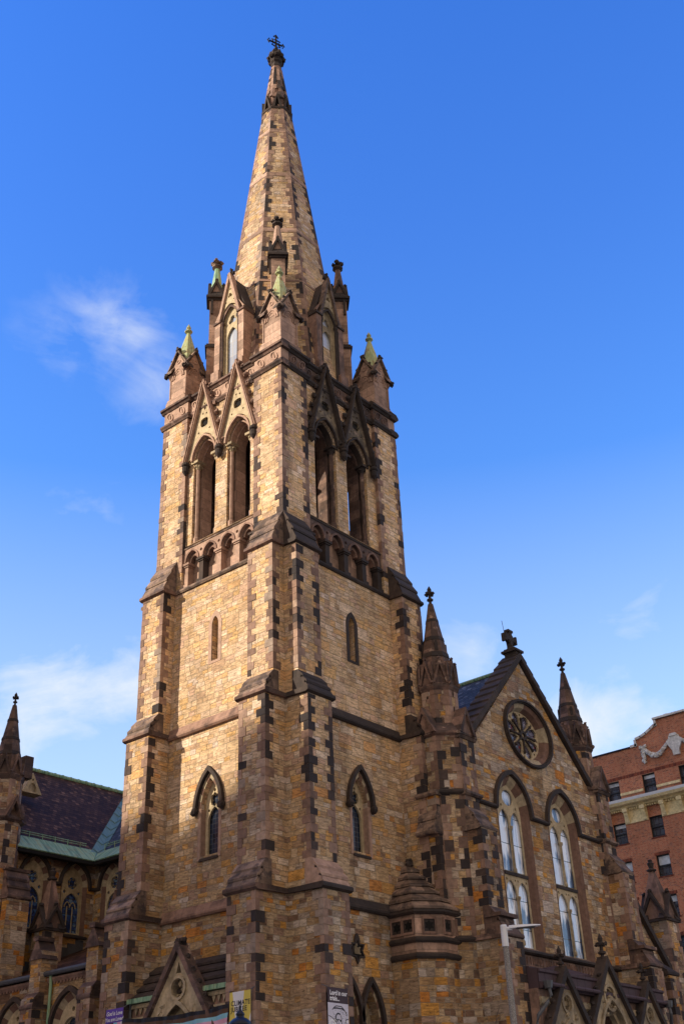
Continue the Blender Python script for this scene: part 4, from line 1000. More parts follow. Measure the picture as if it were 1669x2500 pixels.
# ---- aisle end to the right of the gable
FQ = Fr((0, -1.75, 0), (1, 0, 0), (0, -1, 0))
m = MB(); m.slab(FQ, [(17.2, -.5), (23.0, -.5), (23.0, 7.9), (18.6, 12.6), (17.2, 13.2)], -.6, 0); ae = m.build('aisle_end_wall', 'wall_low', church)
m = MB(); m.slab(FQ, [(18.2, 12.75), (18.2, 13.1), (23.2, 7.75), (23.2, 7.4)], -.7, .2); m.build('aisle_coping', 'dark', ae)
m = MB(); m.slab(FQ, [(18.6, 10.2), (19.3, 10.2), (19.3, 11.3), (18.6, 12.0)], -.05, .03); m.build('aisle_panel', 'pinkplain', ae)
m = MB(); px, py = 22.65, -1.5; m.box(px - .55, px + .55, py - .55, py + .55, -.5, 10.9); pn = m.build('aisle_pinnacle', 'wall_low', church)
q = MB(); quoins(q, px - .55, py - .55, 6, 10.8, 1, 1); quoins(q, px + .55, py - .55, 6, 10.8, -1, 1); q.build('quoin_trim', 'quoin', pn)
def pinnacle_head(px, py, h, z0, zt, parent, diag=False):
    m = MB(); g = MB()
    for k in range(4):
        n = Matrix.Rotation(k * PI / 2 + (PI / 4 if diag else 0), 3, 'Z') @ Vector((0, -1, 0)); G = Fr((px, py, 0), (-n.y, n.x, 0), n)
        g.slab(G, [(-h, z0), (h, z0), (0, z0 + 1.15 * h * 1.5)], h - .2, h + .002 * k)
        for s in (-1, 1): m.slab(G, [(s * (h + .14), z0 - .04), (s * (h - .02), z0 - .04), (0, z0 + 1.6 * h), (0, z0 + 2.05 * h)], h - .3, h + .1 + .002 * k + .001 * s)
        m.blob(G(0, z0 + 2.1 * h, h), .1, k); m.blob(G(h + .05, z0 - .02, h + .05), .1, k)
    m.ob(Fr((px, py, 0), (1, 0, 0), (0, -1, 0)), -h - .1, h + .1, z0 - .14, z0 - .03, -h - .1, h + .1)
    m.build('pinnacle_coping', 'dark', parent); g.build('pinnacle_gable', 'trim', parent)
    m = MB(); m.lathe(px, py, [(h * .95, z0 + .3), (h * .8, z0 + 1.2 * h), (.10, zt - .55)], 4 if not diag else 8); m.build('spirelet', 'trim', parent)
    m = MB(); m.lathe(px, py, [(.09, zt - .58), (.2, zt - .52), (.2, zt - .46), (.09, zt - .4), (.15, zt - .18), (.08, zt - .12), (.10, zt - .04), (.02, zt)], 8); m.build('finial', 'dark', parent)
pinnacle_head(px, py, .56, 10.95, 13.6, pn)
m = MB(); F = Fr((0, 0, 0), (1, 0, 0), (0, -1, 0)); m.ob(F, 19.4, 20.2, -.5, 8.2, 1.5, 3.0); ab = m.build('aisle_buttress', 'wall_low', church)
q = MB(); quoins(q, 19.4, -3.0, 3, 8.1, 1, 1); quoins(q, 20.2, -3.0, 3, 8.1, -1, 1); q.build('quoin_trim', 'quoin', ab)
m = MB(); weathering(m, F, 19.4, 20.2, 2.9, 1.7, 8.2, 9.3, 2, .12, 1.4); m.build('weathering', 'dark', ab)
m = MB(); m.prof(Fr((23.0, 0, 0), (0, 1, 0), (1, 0, 0)), [(-5.2, 13.0), (0.2, 7.6), (.2, 7.4), (-5.2, 12.8)], -1.2, 22); m.build('aisle_slates', 'slate', church)
MB().box(22.4, 23.0, -1.2, 22, -.5, 7.6).build('outer_aisle_wall', 'wall_low', church)

# ---- nave roof, walls, crossing, left arm
NX, RZt = 6.5, 20.0; TYe, TYr = 18.0, 23.15; NE = 14.7
def roofslab(name, mat, pts, parent=church, th=.12):
    v = [Vector(p) for p in pts]; n = (v[1] - v[0]).cross(v[2] - v[0]).normalized(); n = n if n.z > 0 else -n
    m = MB(); k = len(v); m.add([*v, *[p - n * th for p in v]], [tuple(range(k)), tuple(range(2 * k - 1, k - 1, -1))] + [(i, (i + 1) % k, k + (i + 1) % k, k + i) for i in range(k)]); return m.build(name, mat, parent)
XI = (GX + .1, TYr, RZt)                                    # where the ridges meet
roofslab('nave_roof', 'slateblue', [(GX + .1, GY + .55, RZt - .0), (GX + .1, 30, RZt), (2 * GX + .2 - NX, 30, NE), (2 * GX + .2 - NX, GY + .55, NE)])
roofslab('nave_roof', 'slateblue', [(GX + .1, GY + .55, RZt), XI, (NX, TYe, NE), (NX, GY + .55, NE)])
roofslab('transept_roof', 'slate', [XI, (1.6, TYr, RZt), (1.6, TYe, NE), (NX, TYe, NE)])
roofslab('transept_roof', 'slate', [XI, (1.6, TYr, RZt), (1.6, 2 * TYr - TYe, NE), (GX, 2 * TYr - TYe, NE)])
m = MB(); m.tube([(1.9, TYr, RZt + .04), (GX, TYr, RZt + .04)], .11, 8); m.tube([(GX + .1, GY + .6, RZt + .04), (GX + .1, 28, RZt + .04)], .10, 8)
for i in range(22): m.tube([(2 + i * .5, TYr, RZt + .04), (2.06 + i * .5, TYr, RZt + .04)], .13, 8)
m.build('ridge_roll', 'verdigris', church)
# flared copper eaves with snow rail, and the valley
def lerp3(a, b, t): return tuple(x + (y - x) * t for x, y in zip(a, b))
e = .38; zz = NE
roofslab('copper_eaves', 'verdigris', [(1.6, TYe + .45, NE + .50), (NX + .40, TYe + .45, NE + .50), (NX - e, TYe - e, NE - .22), (1.6, TYe - e, NE - .22)], th=.05)
roofslab('copper_eaves', 'verdigris', [(NX + .45, TYe + .45, NE + .44), (NX + .45, GY + 2, NE + .44), (NX - e, GY + 2, NE - .22), (NX - e, TYe - e, NE - .22)], th=.05)
m = MB(); m.box(1.6, NX - e, TYe - e + .02, TYe - .05, NE - .42, NE - .27); m.box(NX - e + .02, NX - .02, 7.0, TYe - e, NE - .42, NE - .27); m.build('eaves_soffit', 'black', church)
A, B = Vector((NX, TYe, NE + .02)), Vector(XI); n1 = Vector((0, -(RZt - NE), TYr - TYe)).normalized(); n2 = Vector((-(RZt - NE), 0, XI[0] - NX)).normalized()
d = (B - A).normalized(); s1 = n1.cross(d).normalized(); s2 = n2.cross(d).normalized()
s1 = s1 if s1.x < 0 else -s1; s2 = s2 if s2.y < 0 else -s2
m = MB(); up = Vector((0, 0, .03))
for s, n in ((s1, n1), (s2, n2)): m.add([A + n * .03, B + n * .03, B + s * .34 + n * .03, A + s * .34 + n * .03, A, B, B + s * .34, A + s * .34], [(0, 1, 2, 3), (7, 6, 5, 4), (0, 4, 5, 1), (1, 5, 6, 2), (2, 6, 7, 3), (3, 7, 4, 0)])
for i in range(9):
    P = A.lerp(B, .06 + i * .11)
    for s, n in ((s1, n1), (s2, n2)): m.tube([P + n * .05, P + s * .36 + n * .05 + d * .12], .02, 5)
m.build('valley_flashing', 'valley', church)
m = MB()
for y0, z0, pts in ((0, 0, [(1.7 + i * .35, TYe + .42, NE + .62) for i in range(14)]), (1, 0, [(NX + .42, TYe - .1 - i * .35, NE + .6) for i in range(10)])):
    m.tube([pts[0], pts[-1]], .018, 5); m.tube([(p[0], p[1], p[2] + .09) for p in (pts[0], pts[-1])], .018, 5)
    for p in pts[::2]: m.tube([(p[0], p[1], p[2] - .15), (p[0], p[1], p[2] + .12)], .02, 5)
m.build('snow_rail', 'verdigris', church)
# walls with windows of the left arm and clerestory
FT = Fr((0, TYe + .3, 0), (1, 0, 0), (0, -1, 0)); FN = Fr((NX + .3, 0, 0), (0, 1, 0), (-1, 0, 0))
TWN = (3.50, 5.66); TZ = 13.45
def trans_window(F, c, parent, hw=.72):
    o = [(c - hw, 11.3), (c - hw, 12.35)] + arch(c, TZ, hw, .92, 8) + [(c + hw, 12.35), (c + hw, 11.3)]; k = .80
    i = [(c - hw * k, 11.35), (c - hw * k, 12.35)] + arch(c, TZ, hw * k, .78, 8) + [(c + hw * k, 12.35), (c + hw * k, 11.35)]
    w = splay('clerestory_window', F, o, i, .01, -.14, parent, 'vouss', lambda j: .15 if (j < 2 or j > 17) else (.2 if (j // 2) % 2 else .8), 1)
    hood(F, c, TZ - .05, hw + .04, 1.0, w, t=.12, knobs=False)
    m = MB(); m.slab(F, opening(c, 11.35, TZ, hw * k, .78), -.22, -.14, [opening(c, 11.42, 12.5, .45, .62, 6), foil(c, 13.55, .27, 6), circle(c - .40, 13.15, .08, 8), circle(c + .40, 13.15, .08, 8)]); m.build('tracery', 'pale', w)
    m = MB()
    for q in (-.15, .15): m.ob(F, c + q - .016, c + q + .016, 11.42, 12.55, -.235, -.19); m.band(F, arch(c + q * .0 + q, 12.5, .14, .22, 3), arch(c + q, 12.5, .17, .26, 3), -.235, -.19)
    m.build('mullion', 'pale', w)
    MB().slab(F, opening(c, 11.4, TZ, hw * k, .75), -.27, -.24).build('stained_glass', 'blueglass', w)
    m = MB(); m.prof(F, [(-.3, 11.42), (-.3, 11.18), (.14, 11.18), (.14, 11.26), (-.1, 11.36)], c - hw - .1, c + hw + .1); m.build('sill', 'dark', w)
m = MB(); m.slab(FT, rect(1.9, NX + .85, -.5, NE - .1), -.5, 0, [opening(c, 11.3, TZ, .72, .92, 8) for c in TWN]); tw = m.build('transept_wall', 'wall_low', church)
m = MB(); m.slab(FN, rect(-1.0, TYe + .302, -.5, NE - .1), -.5, 0, [opening(c, 11.3, TZ, .72, .92, 8) for c in (17.05,)]); nw = m.build('clerestory_wall', 'wall_low', church)
for c in TWN: trans_window(FT, c, church)
trans_window(FN, 17.05, church)
MB().box(2 * GX + .2 - NX - .8, 2 * GX + .2 - NX - .3, -1.0, 26, -.5, NE - .1).build('clerestory_wall', 'wall_low', church)
for F, sp in ((FT, ((2.0, TWN[0] - .78), (TWN[0] + .78, TWN[1] - .78), (TWN[1] + .78, NX + .3))), (FN, ((7.0, 16.25), (17.85, TYe + .3)))):
    for a0, a1 in sp: course(F, 13.30, a0, a1, tw, 'dark', .18, .12)
m = MB(); m.tube([(NX + .12, 16.15, 14.3), (NX + .12, 16.15, 10.5)], .07, 8); m.build('downspout', 'iron', church)
m = MB(); m.tube([(2.42, 18.15, 14.3), (2.42, 18.15, 13.4)], .03, 8); m.build('downspout', 'verdigris', church)
# left arm: end gable wall and corner turret
MB().slab(Fr((1.9, 0, 0), (0, 1, 0), (-1, 0, 0)), [(TYe + .3, -.5), (2 * TYr - TYe - .3, -.5), (2 * TYr - TYe - .3, NE), (TYr, RZt + .3), (TYe + .3, NE)], -.5, 0).build('transept_end_wall', 'wall_low', church)
tx, ty = 1.45, 18.2
m = MB(); m.lathe(tx, ty, [(.80, -.5), (.80, 15.4)], 8); m.lathe(tx, ty, [(.68, 15.4), (.68, 17.5)], 8); m.box(tx - .1, tx + .95, ty - .9, ty + .3, -.5, 13.2); m.box(tx - .12, tx + .97, ty - 1.25, ty - .901, -.5, 12.1); t = m.build('transept_turret', 'wall_low', church)
q = MB()
quoins(q, tx + .95, ty - .9, 9.0, 13.1, -1, 1, la=.36); quoins(q, tx - .1, ty - .9, 9, 13.1, 1, 1, la=.36)
for r, z0, z1 in ((.80, 13.6, 15.3), (.68, 15.6, 17.3)):
    for k in range(8):
        z = z0; i = k
        while z < z1 - .1:
            hh = min(.33, z1 - z); A, Bq = Vector(octp(tx, ty, r + .013, z)[k]), Vector(octp(tx, ty, r + .013, z)[(k + 1) % 8]); D = (Bq - A).normalized(); L = .32 if i % 2 else .18
            inn = (Vector((tx, ty, z)) - A).normalized() * .1; u2 = Vector((0, 0, hh - .012)); q.tone = tone(); q.hexa([A, A + D * L, A + D * L + inn, A + inn, A + u2, A + D * L + u2, A + D * L + inn + u2, A + inn + u2]); z += hh; i += 1
q.build('quoin_trim', 'quoin', t)
m = MB(); m.lathe(tx, ty, [(.68, 17.2), (.74, 17.36), (.76, 17.46), (.68, 17.52), (.62, 18.3)], 8); m.lathe(tx, ty, [(.82, 15.35), (.94, 15.45), (.94, 15.52), (.68, 15.9)], 8)
for k in range(8):
    a = k * PI / 4; n = Vector((math.cos(a), math.sin(a), 0)); F = Fr((tx, ty, 0), (-n.y, n.x, 0), n)
    for sg in (-1, 1): m.slab(F, [(sg * .30, 17.5), (sg * .20, 17.5), (0, 18.15), (0, 18.4)], .4, .77 + .003 * sg)
    if k % 2 == 0:
        for sg in (-1, 1): m.slab(F, [(sg * .46, 15.5), (sg * .32, 15.5), (0, 16.25), (0, 16.5)], .3, 1.0 + .003 * sg)
    b2 = a + PI / 8; m.blob((tx + .8 * math.cos(b2), ty + .8 * math.sin(b2), 17.5), .09, k)
m.box(tx + .55, tx + .98, ty - .5, ty - .1, 17.5, 18.5)
m.build('turret_corona', 'mid', t)
m = MB(); m.lathe(tx, ty, [(.54, 18.0), (.48, 18.5), (.09, 20.85)], 8); cn = m.build('turret_spirelet', 'mid', t)
m = MB(); m.lathe(tx, ty, [(.51, 18.42), (.475, 18.6)], 8); m.lathe(tx, ty, [(.395, 19.15), (.37, 19.28)], 8); m.lathe(tx, ty, [(.245, 20.05), (.22, 20.17)], 8); m.build('spirelet_bands', 'dark', cn)
m = MB(); fleuron(m, tx, ty, 20.82, .55, 4); m.build('finial', 'dark', t)
m = MB(); F = Fr((0, ty - .9, 0), (1, 0, 0), (0, -1, 0)); w = Fr((0, 0, 0), (1, 0, 0), (0, -1, 0))
weathering(m, F, tx - .1, tx + .95, .35, 0, 12.1, 13.3, 3, .08, -.1);  m.prof(F, [(-.6, 13.3), (.06, 13.3), (.1, 13.42), (-.6, 13.52)], tx - .2, tx + 1.05); m.build('weathering', 'mid', t)
m = MB(); m.slab(Fr((0, 20.1, 0), (1, 0, 0), (0, -1, 0)), [(3.62, 17.75), (4.72, 17.75), (4.13, 18.72)], -.6, 0, [opening(4.16, 17.82, 17.95, .22, .3, 5), foil(4.15, 18.38, .07, 3)]); dm = m.build('roof_dormer', 'pale', church)
m = MB(); m.slab(Fr((0, 20.1, 0), (1, 0, 0), (0, -1, 0)), [(3.72, 17.80), (4.58, 17.80), (4.14, 18.5)], -.1, -.06); m.build('dormer_louvre', 'paledark', dm)
# buttress pinnacles
def buttpinn(px, py, h, zb, zg, zt):
    m = MB(); m.box(px - h, px + h, py - h, py + h, zb, zg); o = m.build('buttress_pinnacle', 'wall_low', church)
    q = MB(); quoins(q, px - h, py - h, zb + .2, zg - .1, 1, 1, la=.3, sa=.16); quoins(q, px + h, py - h, zb + .2, zg - .1, -1, 1, la=.3, sa=.16); q.build('quoin_trim', 'quoin', o); pinnacle_head(px, py, h, zg + .08, zt, o, False); return o
buttpinn(3.72, 17.3, .45, 8.0, 11.1, 13.75)
p2 = MB(); p2.box(5.75, 6.6, 15.0, 15.8, 8.0, 11.9); p2o = p2.build('buttress_pinnacle', 'wall_low', church)
m = MB(); m.lathe(6.15, 15.4, [(.52, 11.85), (.52, 12.0), (.42, 12.2), (.26, 13.5)], 8)
for k in range(4): m.blob((6.15 + .45 * math.cos(k * PI / 2 + .4), 15.4 + .45 * math.sin(k * PI / 2 + .4), 12.35), .14, k)
m.build('broken_spirelet', 'mid', p2o); m = MB(); m.box(5.86, 6.44, 15.1, 15.7, 13.5, 13.56); m.build('lead_cap', 'lead', p2o)
m = MB()
for s in (-1, 1): m.slab(Fr((5.75, 0, 0), (0, 1, 0), (-1, 0, 0)), [(15.4 + s * .55, 11.5), (15.4 + s * .38, 11.5), (15.4, 12.4), (15.4, 12.75)], -.2, .12 + .003 * s)
m.build('pinnacle_coping', 'mid', p2o)

# ---- left aisle between tower and left arm
AX = 1.5; FL = Fr((AX, 0, 0), (0, 1, 0), (-1, 0, 0)); ACS = (9.0, 13.0, 16.6)
m = MB(); m.slab(FL, rect(6.8, 19.5, -.5, 8.55), -.5, 0, [opening(c, 4.0, 6.75, .98, 1.22, 8) for c in (12.42, 15.85)]); al = m.build('aisle_wall', 'wall_low', church)
roofslab('aisle_roof', 'slate', [(AX - .1, 6.9, 8.80), (AX - .1, 19, 8.80), (NX + .35, 19, 10.95), (NX + .35, 6.9, 10.95)])
m = MB(); m.prof(FL, [(-.3, 8.45), (.06, 8.45), (.14, 8.55), (.14, 8.62), (-.3, 8.7)], 6.9, 19.0)
for i in range(60): m.ob(FL, 7.2 + i * .2, 7.28 + i * .2, 8.38, 8.45, -.1, .06)
m.build('aisle_cornice', 'trim', al)
m = MB(); m.tube([FL(7.0, 8.76, .22), FL(19.0, 8.76, .22)], .10, 8); m.build('aisle_gutter', 'lead', al)
for c in (12.42, 15.85):
    o = [(c - .98, 4.0), (c - .98, 5.4)] + arch(c, 6.75, .98, 1.22, 8) + [(c + .98, 5.4), (c + .98, 4.0)]
    i = [(c - .82, 4.1), (c - .82, 5.4)] + arch(c, 6.75, .82, 1.03, 8) + [(c + .82, 5.4), (c + .82, 4.1)]
    w = splay('aisle_window', FL, o, i, .01, -.16, church, 'vouss', lambda j: .15 if (j < 2 or j > 17) else (.2 if (j // 2) % 2 else .8), 1)
    hood(FL, c, 6.72, 1.0, 1.3, w, t=.14, knobs=False)
    m = MB(); m.slab(FL, opening(c, 4.05, 6.75, .83, 1.04), -.26, -.16, [circle(c, 6.62, .55, 24), opening(c - .38, 4.1, 5.4, .30, .4, 5), opening(c + .38, 4.1, 5.4, .30, .4, 5), circle(c - .62, 5.98, .09, 8), circle(c + .62, 5.98, .09, 8), circle(c, 7.42, .09, 8)]); m.slab(FL, circle(c, 6.62, .61, 24), -.2, -.12, [circle(c, 6.62, .53, 24)]); m.build('tracery', 'pale', w)
    m = MB(); m.slab(FL, circle(c, 6.62, .56, 24), -.27, -.23, [foil(c, 6.62, .5, 6, ph=.3)]); m.build('foil_tracery', 'paledark', w)
    MB().slab(FL, opening(c, 4.05, 6.75, .82, 1.03), -.31, -.28).build('leaded_glass', 'glass_dark', w)
for by in (10.75, 14.15, 17.55):
    m = MB(); m.ob(FL, by - .35, by + .35, -.5, 7.9, 0.001, .7); m.ob(FL, by - .33, by + .33, 7.9, 9.6, -.3, .45); o = m.build('aisle_buttress', 'wall_low', church)
    q = MB(); quoins(q, AX - .7, by - .35, 3, 7.85, 1, 1, la=.34, sa=.18); quoins(q, AX - .7, by + .35, 3, 7.85, 1, -1, la=.34, sa=.18); q.build('quoin_trim', 'quoin', o)
    m = MB(); weathering(m, FL, by - .35, by + .35, .7, .47, 7.5, 8.1, 2, .05); m.prof(Fr((AX, by, 0), (-1, 0, 0), (0, -1, 0)), [(-.42, 9.3), (.42, 9.3), (.36, 9.4), (0.06, 10.0), (-.06, 10.0), (-.36, 9.4)], -.25, .50); m.ob(FL, by - .16, by + .16, 9.98, 10.14, -.2, .56); m.build('weathering', 'mid', o)
m = MB(); m.tube([FL(13.55, 8.7, .16), FL(13.55, 8.3, .12), FL(13.55, 2, .12)], .06, 8); m.build('downspout', 'verdigris', al)
# stepped lead flashing of the aisle roof against the left arm
m = MB()
for i in range(9): m.ob(FT, 2.6 + i * .42, 2.6 + (i + 1) * .42, 9.0 + i * .18, 9.62 + i * .19, -.02, .03)
m.build('stepped_flashing', 'lead', tw)

# ---- entrance porch at the foot of the tower's left face
F = FA[0]; c = 3.33
m = MB(); m.slab(F, [(1.2, -.5), (c - 1.0, -.5), *arch(c, 5.0, 1.0, 1.45, 8), (c + 1.0, -.5), (5.8, -.5), (5.8, 6.6), (1.2, 6.6)], .001, 1.12)
tp = m.build('tower_porch', 'trim', church)
m = MB(); N = 4
for i in range(N):
    z0, z1 = 6.72 + i * .28, 6.72 + (i + 1) * .28; c0, c1 = 1.15 - i * .25, 1.15 - (i + 1) * .25; m.prof(F, [(-.0 + .001, z0), (c0 + .06, z0), (c0 + .06, z0 + .08), (c1, z1), (.001, z1)], 1.2, 5.8)
m.build('porch_slabs', 'dark', tp)
m = MB()
for a0, a1 in ((1.22, 2.28), (4.45, 5.78)): m.ob(F, a0, a1, 6.62, 6.76, .9, 1.36)
m.build('copper_gutter', 'verdigris', tp)
m = MB()
for a0, a1 in ((1.22, 2.4), (4.3, 5.78)):
    m.ob(F, a0, a1, 6.15, 6.22, 1.1, 1.2); m.ob(F, a0, a1, 6.48, 6.60, 1.1, 1.22); n = int((a1 - a0) / .22)
    for i in range(n): m.slab(F, [(a0 + .03 + i * .22, 6.48), (a0 + .19 + i * .22, 6.48), (a0 + .11 + i * .22, 6.28)], 1.1, 1.18)
m.build('porch_frieze', 'paledark', tp)
zs, za, ah = 5.0, 7.95, .86; bot = 4.6; sl = 1.5; hb = (za - bot) / sl
m = MB(); m.slab(F, [(c - hb, bot), (c - ah, bot)] + arch(c, zs, ah, 1.36, 8) + [(c + ah, bot), (c + hb, bot), (c, za)], 1.1, 1.40, [circle(c - .02, 6.82, .30, 18), [(c - .12, 7.25), (c + .12, 7.25), (c, 7.6)]]); po = m.build('tower_portal', 'paledark', church)
m = MB(); m.slab(F, circle(c - .02, 6.82, .36, 18), 1.36, 1.46, [circle(c - .02, 6.82, .28, 18)])
for t in range(14): m.blob(F(c - .02 + RN.uniform(-.2, .2), 6.82 + RN.uniform(-.2, .2), 1.22), RN.uniform(.05, .09), t, 5, 4)
for s in (-1, 1):
    for t in range(9): m.blob(F(c + s * RN.uniform(.45, .85), 6.1 + RN.uniform(-.25, .3), 1.38), RN.uniform(.05, .085), t, 5, 4)
m.band(F, arch(c, zs, ah, 1.36, 8), arch(c, zs, ah + .1, 1.5, 8), 1.3, 1.47); m.band(F, arch(c, zs, ah * .72, 1.1, 8), arch(c, zs, ah, 1.36, 8), .9, 1.15); m.build('portal_carving', 'paledark', po)
m = MB()
for s in (-1, 1): m.slab(F, [(c + s * (hb + .2), bot), (c + s * (hb + .02), bot), (c, za - .05), (c, za + .26)], 1.12, 1.54 + .003 * s)
m.build('portal_coping', 'mid', po)
m = MB()
for s in (-1, 1):
    for t in range(7): q = .2 + t * .11; m.blob(F(c + s * (hb + .24) * (1 - q), bot + (za + .2 - bot) * q + .05, 1.36), .08, t)
    m.blob(F(c + s * .14, za + .26, 1.36), .10, 3)
m.ob(F, c - .1, c + .1, za, za + .3, 1.2, 1.5); m.build('crockets', 'dark', po)
MB().slab(F, opening(c, -.4, 5.0, .99, 1.44), .25, .3).build('doorway_void', 'black', po)
m = MB(); m.tube([F(5.7, 6.65, 1.25), F(5.76, 6.45, 1.2), F(5.77, 2.0, 1.18)], .05, 6); m.build('downspout', 'lead', tp)

# ================================================================== banners and flag
def text(body, size, origin, xdir, mat, parent, name='lettering', bold=0., align='LEFT', shear=0., spacing=1.):
    cu = bpy.data.curves.new(name, 'FONT'); cu.body = body; cu.size = size; cu.offset = bold; cu.align_x = align; cu.shear = shear; cu.space_character = spacing
    cu.materials.append(M[mat]); o = bpy.data.objects.new(name, cu); C.objects.link(o)
    x = Vector(xdir); y = Vector((0, 0, 1)); z = x.cross(y)
    o.matrix_world = Matrix(((x.x, y.x, z.x, origin[0]), (x.y, y.y, z.y, origin[1]), (x.z, y.z, z.z, origin[2]), (0, 0, 0, 1)))
    bpy.context.view_layer.update()
    me = bpy.data.meshes.new_from_object(o.evaluated_get(bpy.context.evaluated_depsgraph_get())); mw = o.matrix_world.copy(); bpy.data.objects.remove(o); bpy.data.curves.remove(cu)
    me.transform(mw); me.name = name; o = bpy.data.objects.new(name, me); C.objects.link(o)
    if parent: o.parent = parent
    return o
for n, c in dict(b_white=(.78, .77, .80), b_yellow=(.72, .58, .12), b_ink=(.03, .028, .04), b_purple=(.13, .07, .42), b_dark=(.055, .035, .045), b_lav=(.62, .60, .70), f_black=(.015, .015, .022), f_brown=(.10, .055, .035),
                 f_blue=(.26, .55, .68), f_pink=(.72, .38, .50), f_white=(.74, .72, .74), f_red=(.62, .03, .03), f_orange=(.80, .26, .03), f_yellow=(.85, .65, .05), f_green=(.02, .25, .08), f_blue2=(.03, .09, .42), f_violet=(.22, .04, .32)).items(): M[n] = cloth(n, c)
PB = 1.53
# sunburst banner on the corner buttress
FB0 = Fr((0, 0, 0), (0, 1, 0), (-1, 0, 0))
y0, y1, zt, zb = .10, .95, 6.40, 3.9
b1 = root('banner', 'yellow and white sunburst banner lettered CLIMATE JUBILEE on the corner buttress', 'banner', 'banners hung on the tower buttresses')
MB().ob(FB0, y0, y1, zb, zt, PB - .006, PB).build('banner_cloth', 'b_white', b1)
m = MB(); cx, cz = (y0 + y1) / 2, 5.62
def clip(poly):
    for ax, val, sg in ((0, y0, 1), (0, y1, -1), (1, zb, 1), (1, zt, -1)):
        out = []
        for i in range(len(poly)):
            p, q = poly[i], poly[(i + 1) % len(poly)]; a, b_ = (p[ax] - val) * sg, (q[ax] - val) * sg
            if a >= 0: out.append(p)
            if a * b_ < 0: t = a / (a - b_); out.append((p[0] + (q[0] - p[0]) * t, p[1] + (q[1] - p[1]) * t))
        poly = out
        if not poly: return []
    return poly
for i in range(12):
    a0, a1 = 2 * PI * i / 12 + .09, 2 * PI * (i + .5) / 12 + .09
    pl = clip([(cx + .02 * math.cos(a0), cz - 1.0 + .02 * math.sin(a0)), (cx + 6 * math.cos(a0), cz - 1.0 + 6 * math.sin(a0)), (cx + 6 * math.cos(a1), cz - 1.0 + 6 * math.sin(a1))])
    if len(pl) > 2: m.slab(FB0, pl, PB - .004, PB + .002)
m.build('sunburst', 'b_yellow', b1)
L = (0, -1, 0)
text('CLIMATE', .185, (-PB - .006, y1 - .06, 6.03), L, 'b_ink', b1, bold=.004, spacing=1.06); text('JUBILEE', .185, (-PB - .006, y1 - .06, 5.865), L, 'b_ink', b1, bold=.004, spacing=1.08)
for i, (l, r) in enumerate((('Th', 'rred'), ('h', 'ent'), ('', 'n'))):
    if l: text(l, .18, (-PB - .006, y1 - .10, 5.50 - i * .145), L, 'b_ink', b1)
    text(r, .18, (-PB - .006, y0 + .12, 5.50 - i * .145), L, 'b_ink', b1, align='RIGHT')
m = MB()
for a in (y0, y1): m.tube([FB0(a, zt, PB), FB0(a + (.10 if a == y1 else -.10), zt + .12, 1.40)], .012, 5)
m.tube([FB0(y0 - .05, zt, PB), FB0(y0 - .12, 3.5, PB - .05)], .006, 4); m.build('banner_fixing', 'lead', b1)
# purple banner
y0, y1, zt, zb = 5.71, 6.55, 6.53, 4.2
b2 = root('banner', 'purple banner lettered God is Love You are Loved on the left buttress', 'banner', 'banners hung on the tower buttresses')
MB().ob(FB0, y0, y1, zb, zt, PB - .006, PB).build('banner_cloth', 'b_purple', b2)
text('God is Love', .165, (-PB - .006, (y0 + y1) / 2, zt - .19), L, 'b_white', b2, bold=.004, align='CENTER', shear=.2, spacing=.95); text('You are Loved', .155, (-PB - .006, (y0 + y1) / 2, zt - .36), L, 'b_white', b2, bold=.004, align='CENTER', shear=.2, spacing=.95)
for i, mt in enumerate(('f_black', 'f_brown', 'f_blue', 'f_pink', 'f_white')):
    t = 5.88 + i * .2
    pl = clip([(6.5 - i * .17, 6.12), (6.5 - i * .17 - .17, 6.12), (6.5 - i * .17 - .17 - .9, 4.2), (6.5 - i * .17 - .9, 4.2)])
    MB().slab(FB0, [(a, min(b_, 6.12)) for a, b_ in pl], PB - .003, PB + .002 + i * .0004).build('diagonal_stripe', mt, b2)
m = MB()
for a in (y0, y1): m.tube([FB0(a, zt, PB), FB0(a + (.06 if a == y1 else -.06), zt + .08, 1.40)], .012, 5)
m.build('banner_fixing', 'lead', b2)
# dark banner with a printed portrait
FB1 = Fr((0, 0, 0), (1, 0, 0), (0, -1, 0)); x0, x1, zt, zb = -.04, .86, 6.40, 3.9
b3 = root('banner', 'dark banner with the words Lord in our trials above a printed portrait', 'banner', 'banners hung on the tower buttresses')
MB().ob(FB1, x0, x1, zb, 5.985, PB - .006, PB).build('banner_cloth', 'b_lav', b3); MB().ob(FB1, x0, x1, 5.985, zt, PB - .007, PB + .001).build('banner_heading', 'b_dark', b3)
text('Lord in our', .175, (x0 + .09, -PB - .005, 6.20), (1, 0, 0), 'b_white', b3, bold=.005, spacing=.95); text('trials...', .175, (x0 + .09, -PB - .005, 6.05), (1, 0, 0), 'b_white', b3, bold=.005, spacing=.95)
m = MB(); cx = .43; S = .0009
def pl(pts, w=.018): 
    for p, q in zip(pts, pts[1:]):
        d = (Vector(q) - Vector(p)); n = Vector((-d.y, d.x)).normalized() * w / 2; m.slab(FB1, [tuple(Vector(p) + n), tuple(Vector(q) + n), tuple(Vector(q) - n), tuple(Vector(p) - n)], PB - .002, PB + .004)
def px(x, y): return (x0 + (x - 260) / 775 * .9, 5.985 - (y - 690) / 800 * .80)
pl([px(415, 880), px(490, 810), px(570, 765), px(770, 770), px(870, 850), px(940, 930), px(975, 1000)], .022); pl([px(480, 840), px(560, 820), px(800, 830), px(870, 870)], .035)
pl([px(560, 1160), px(545, 1060), px(575, 990), px(640, 960), px(720, 985)], .04); pl([px(745, 1010), px(765, 1100), px(750, 1200)], .02)
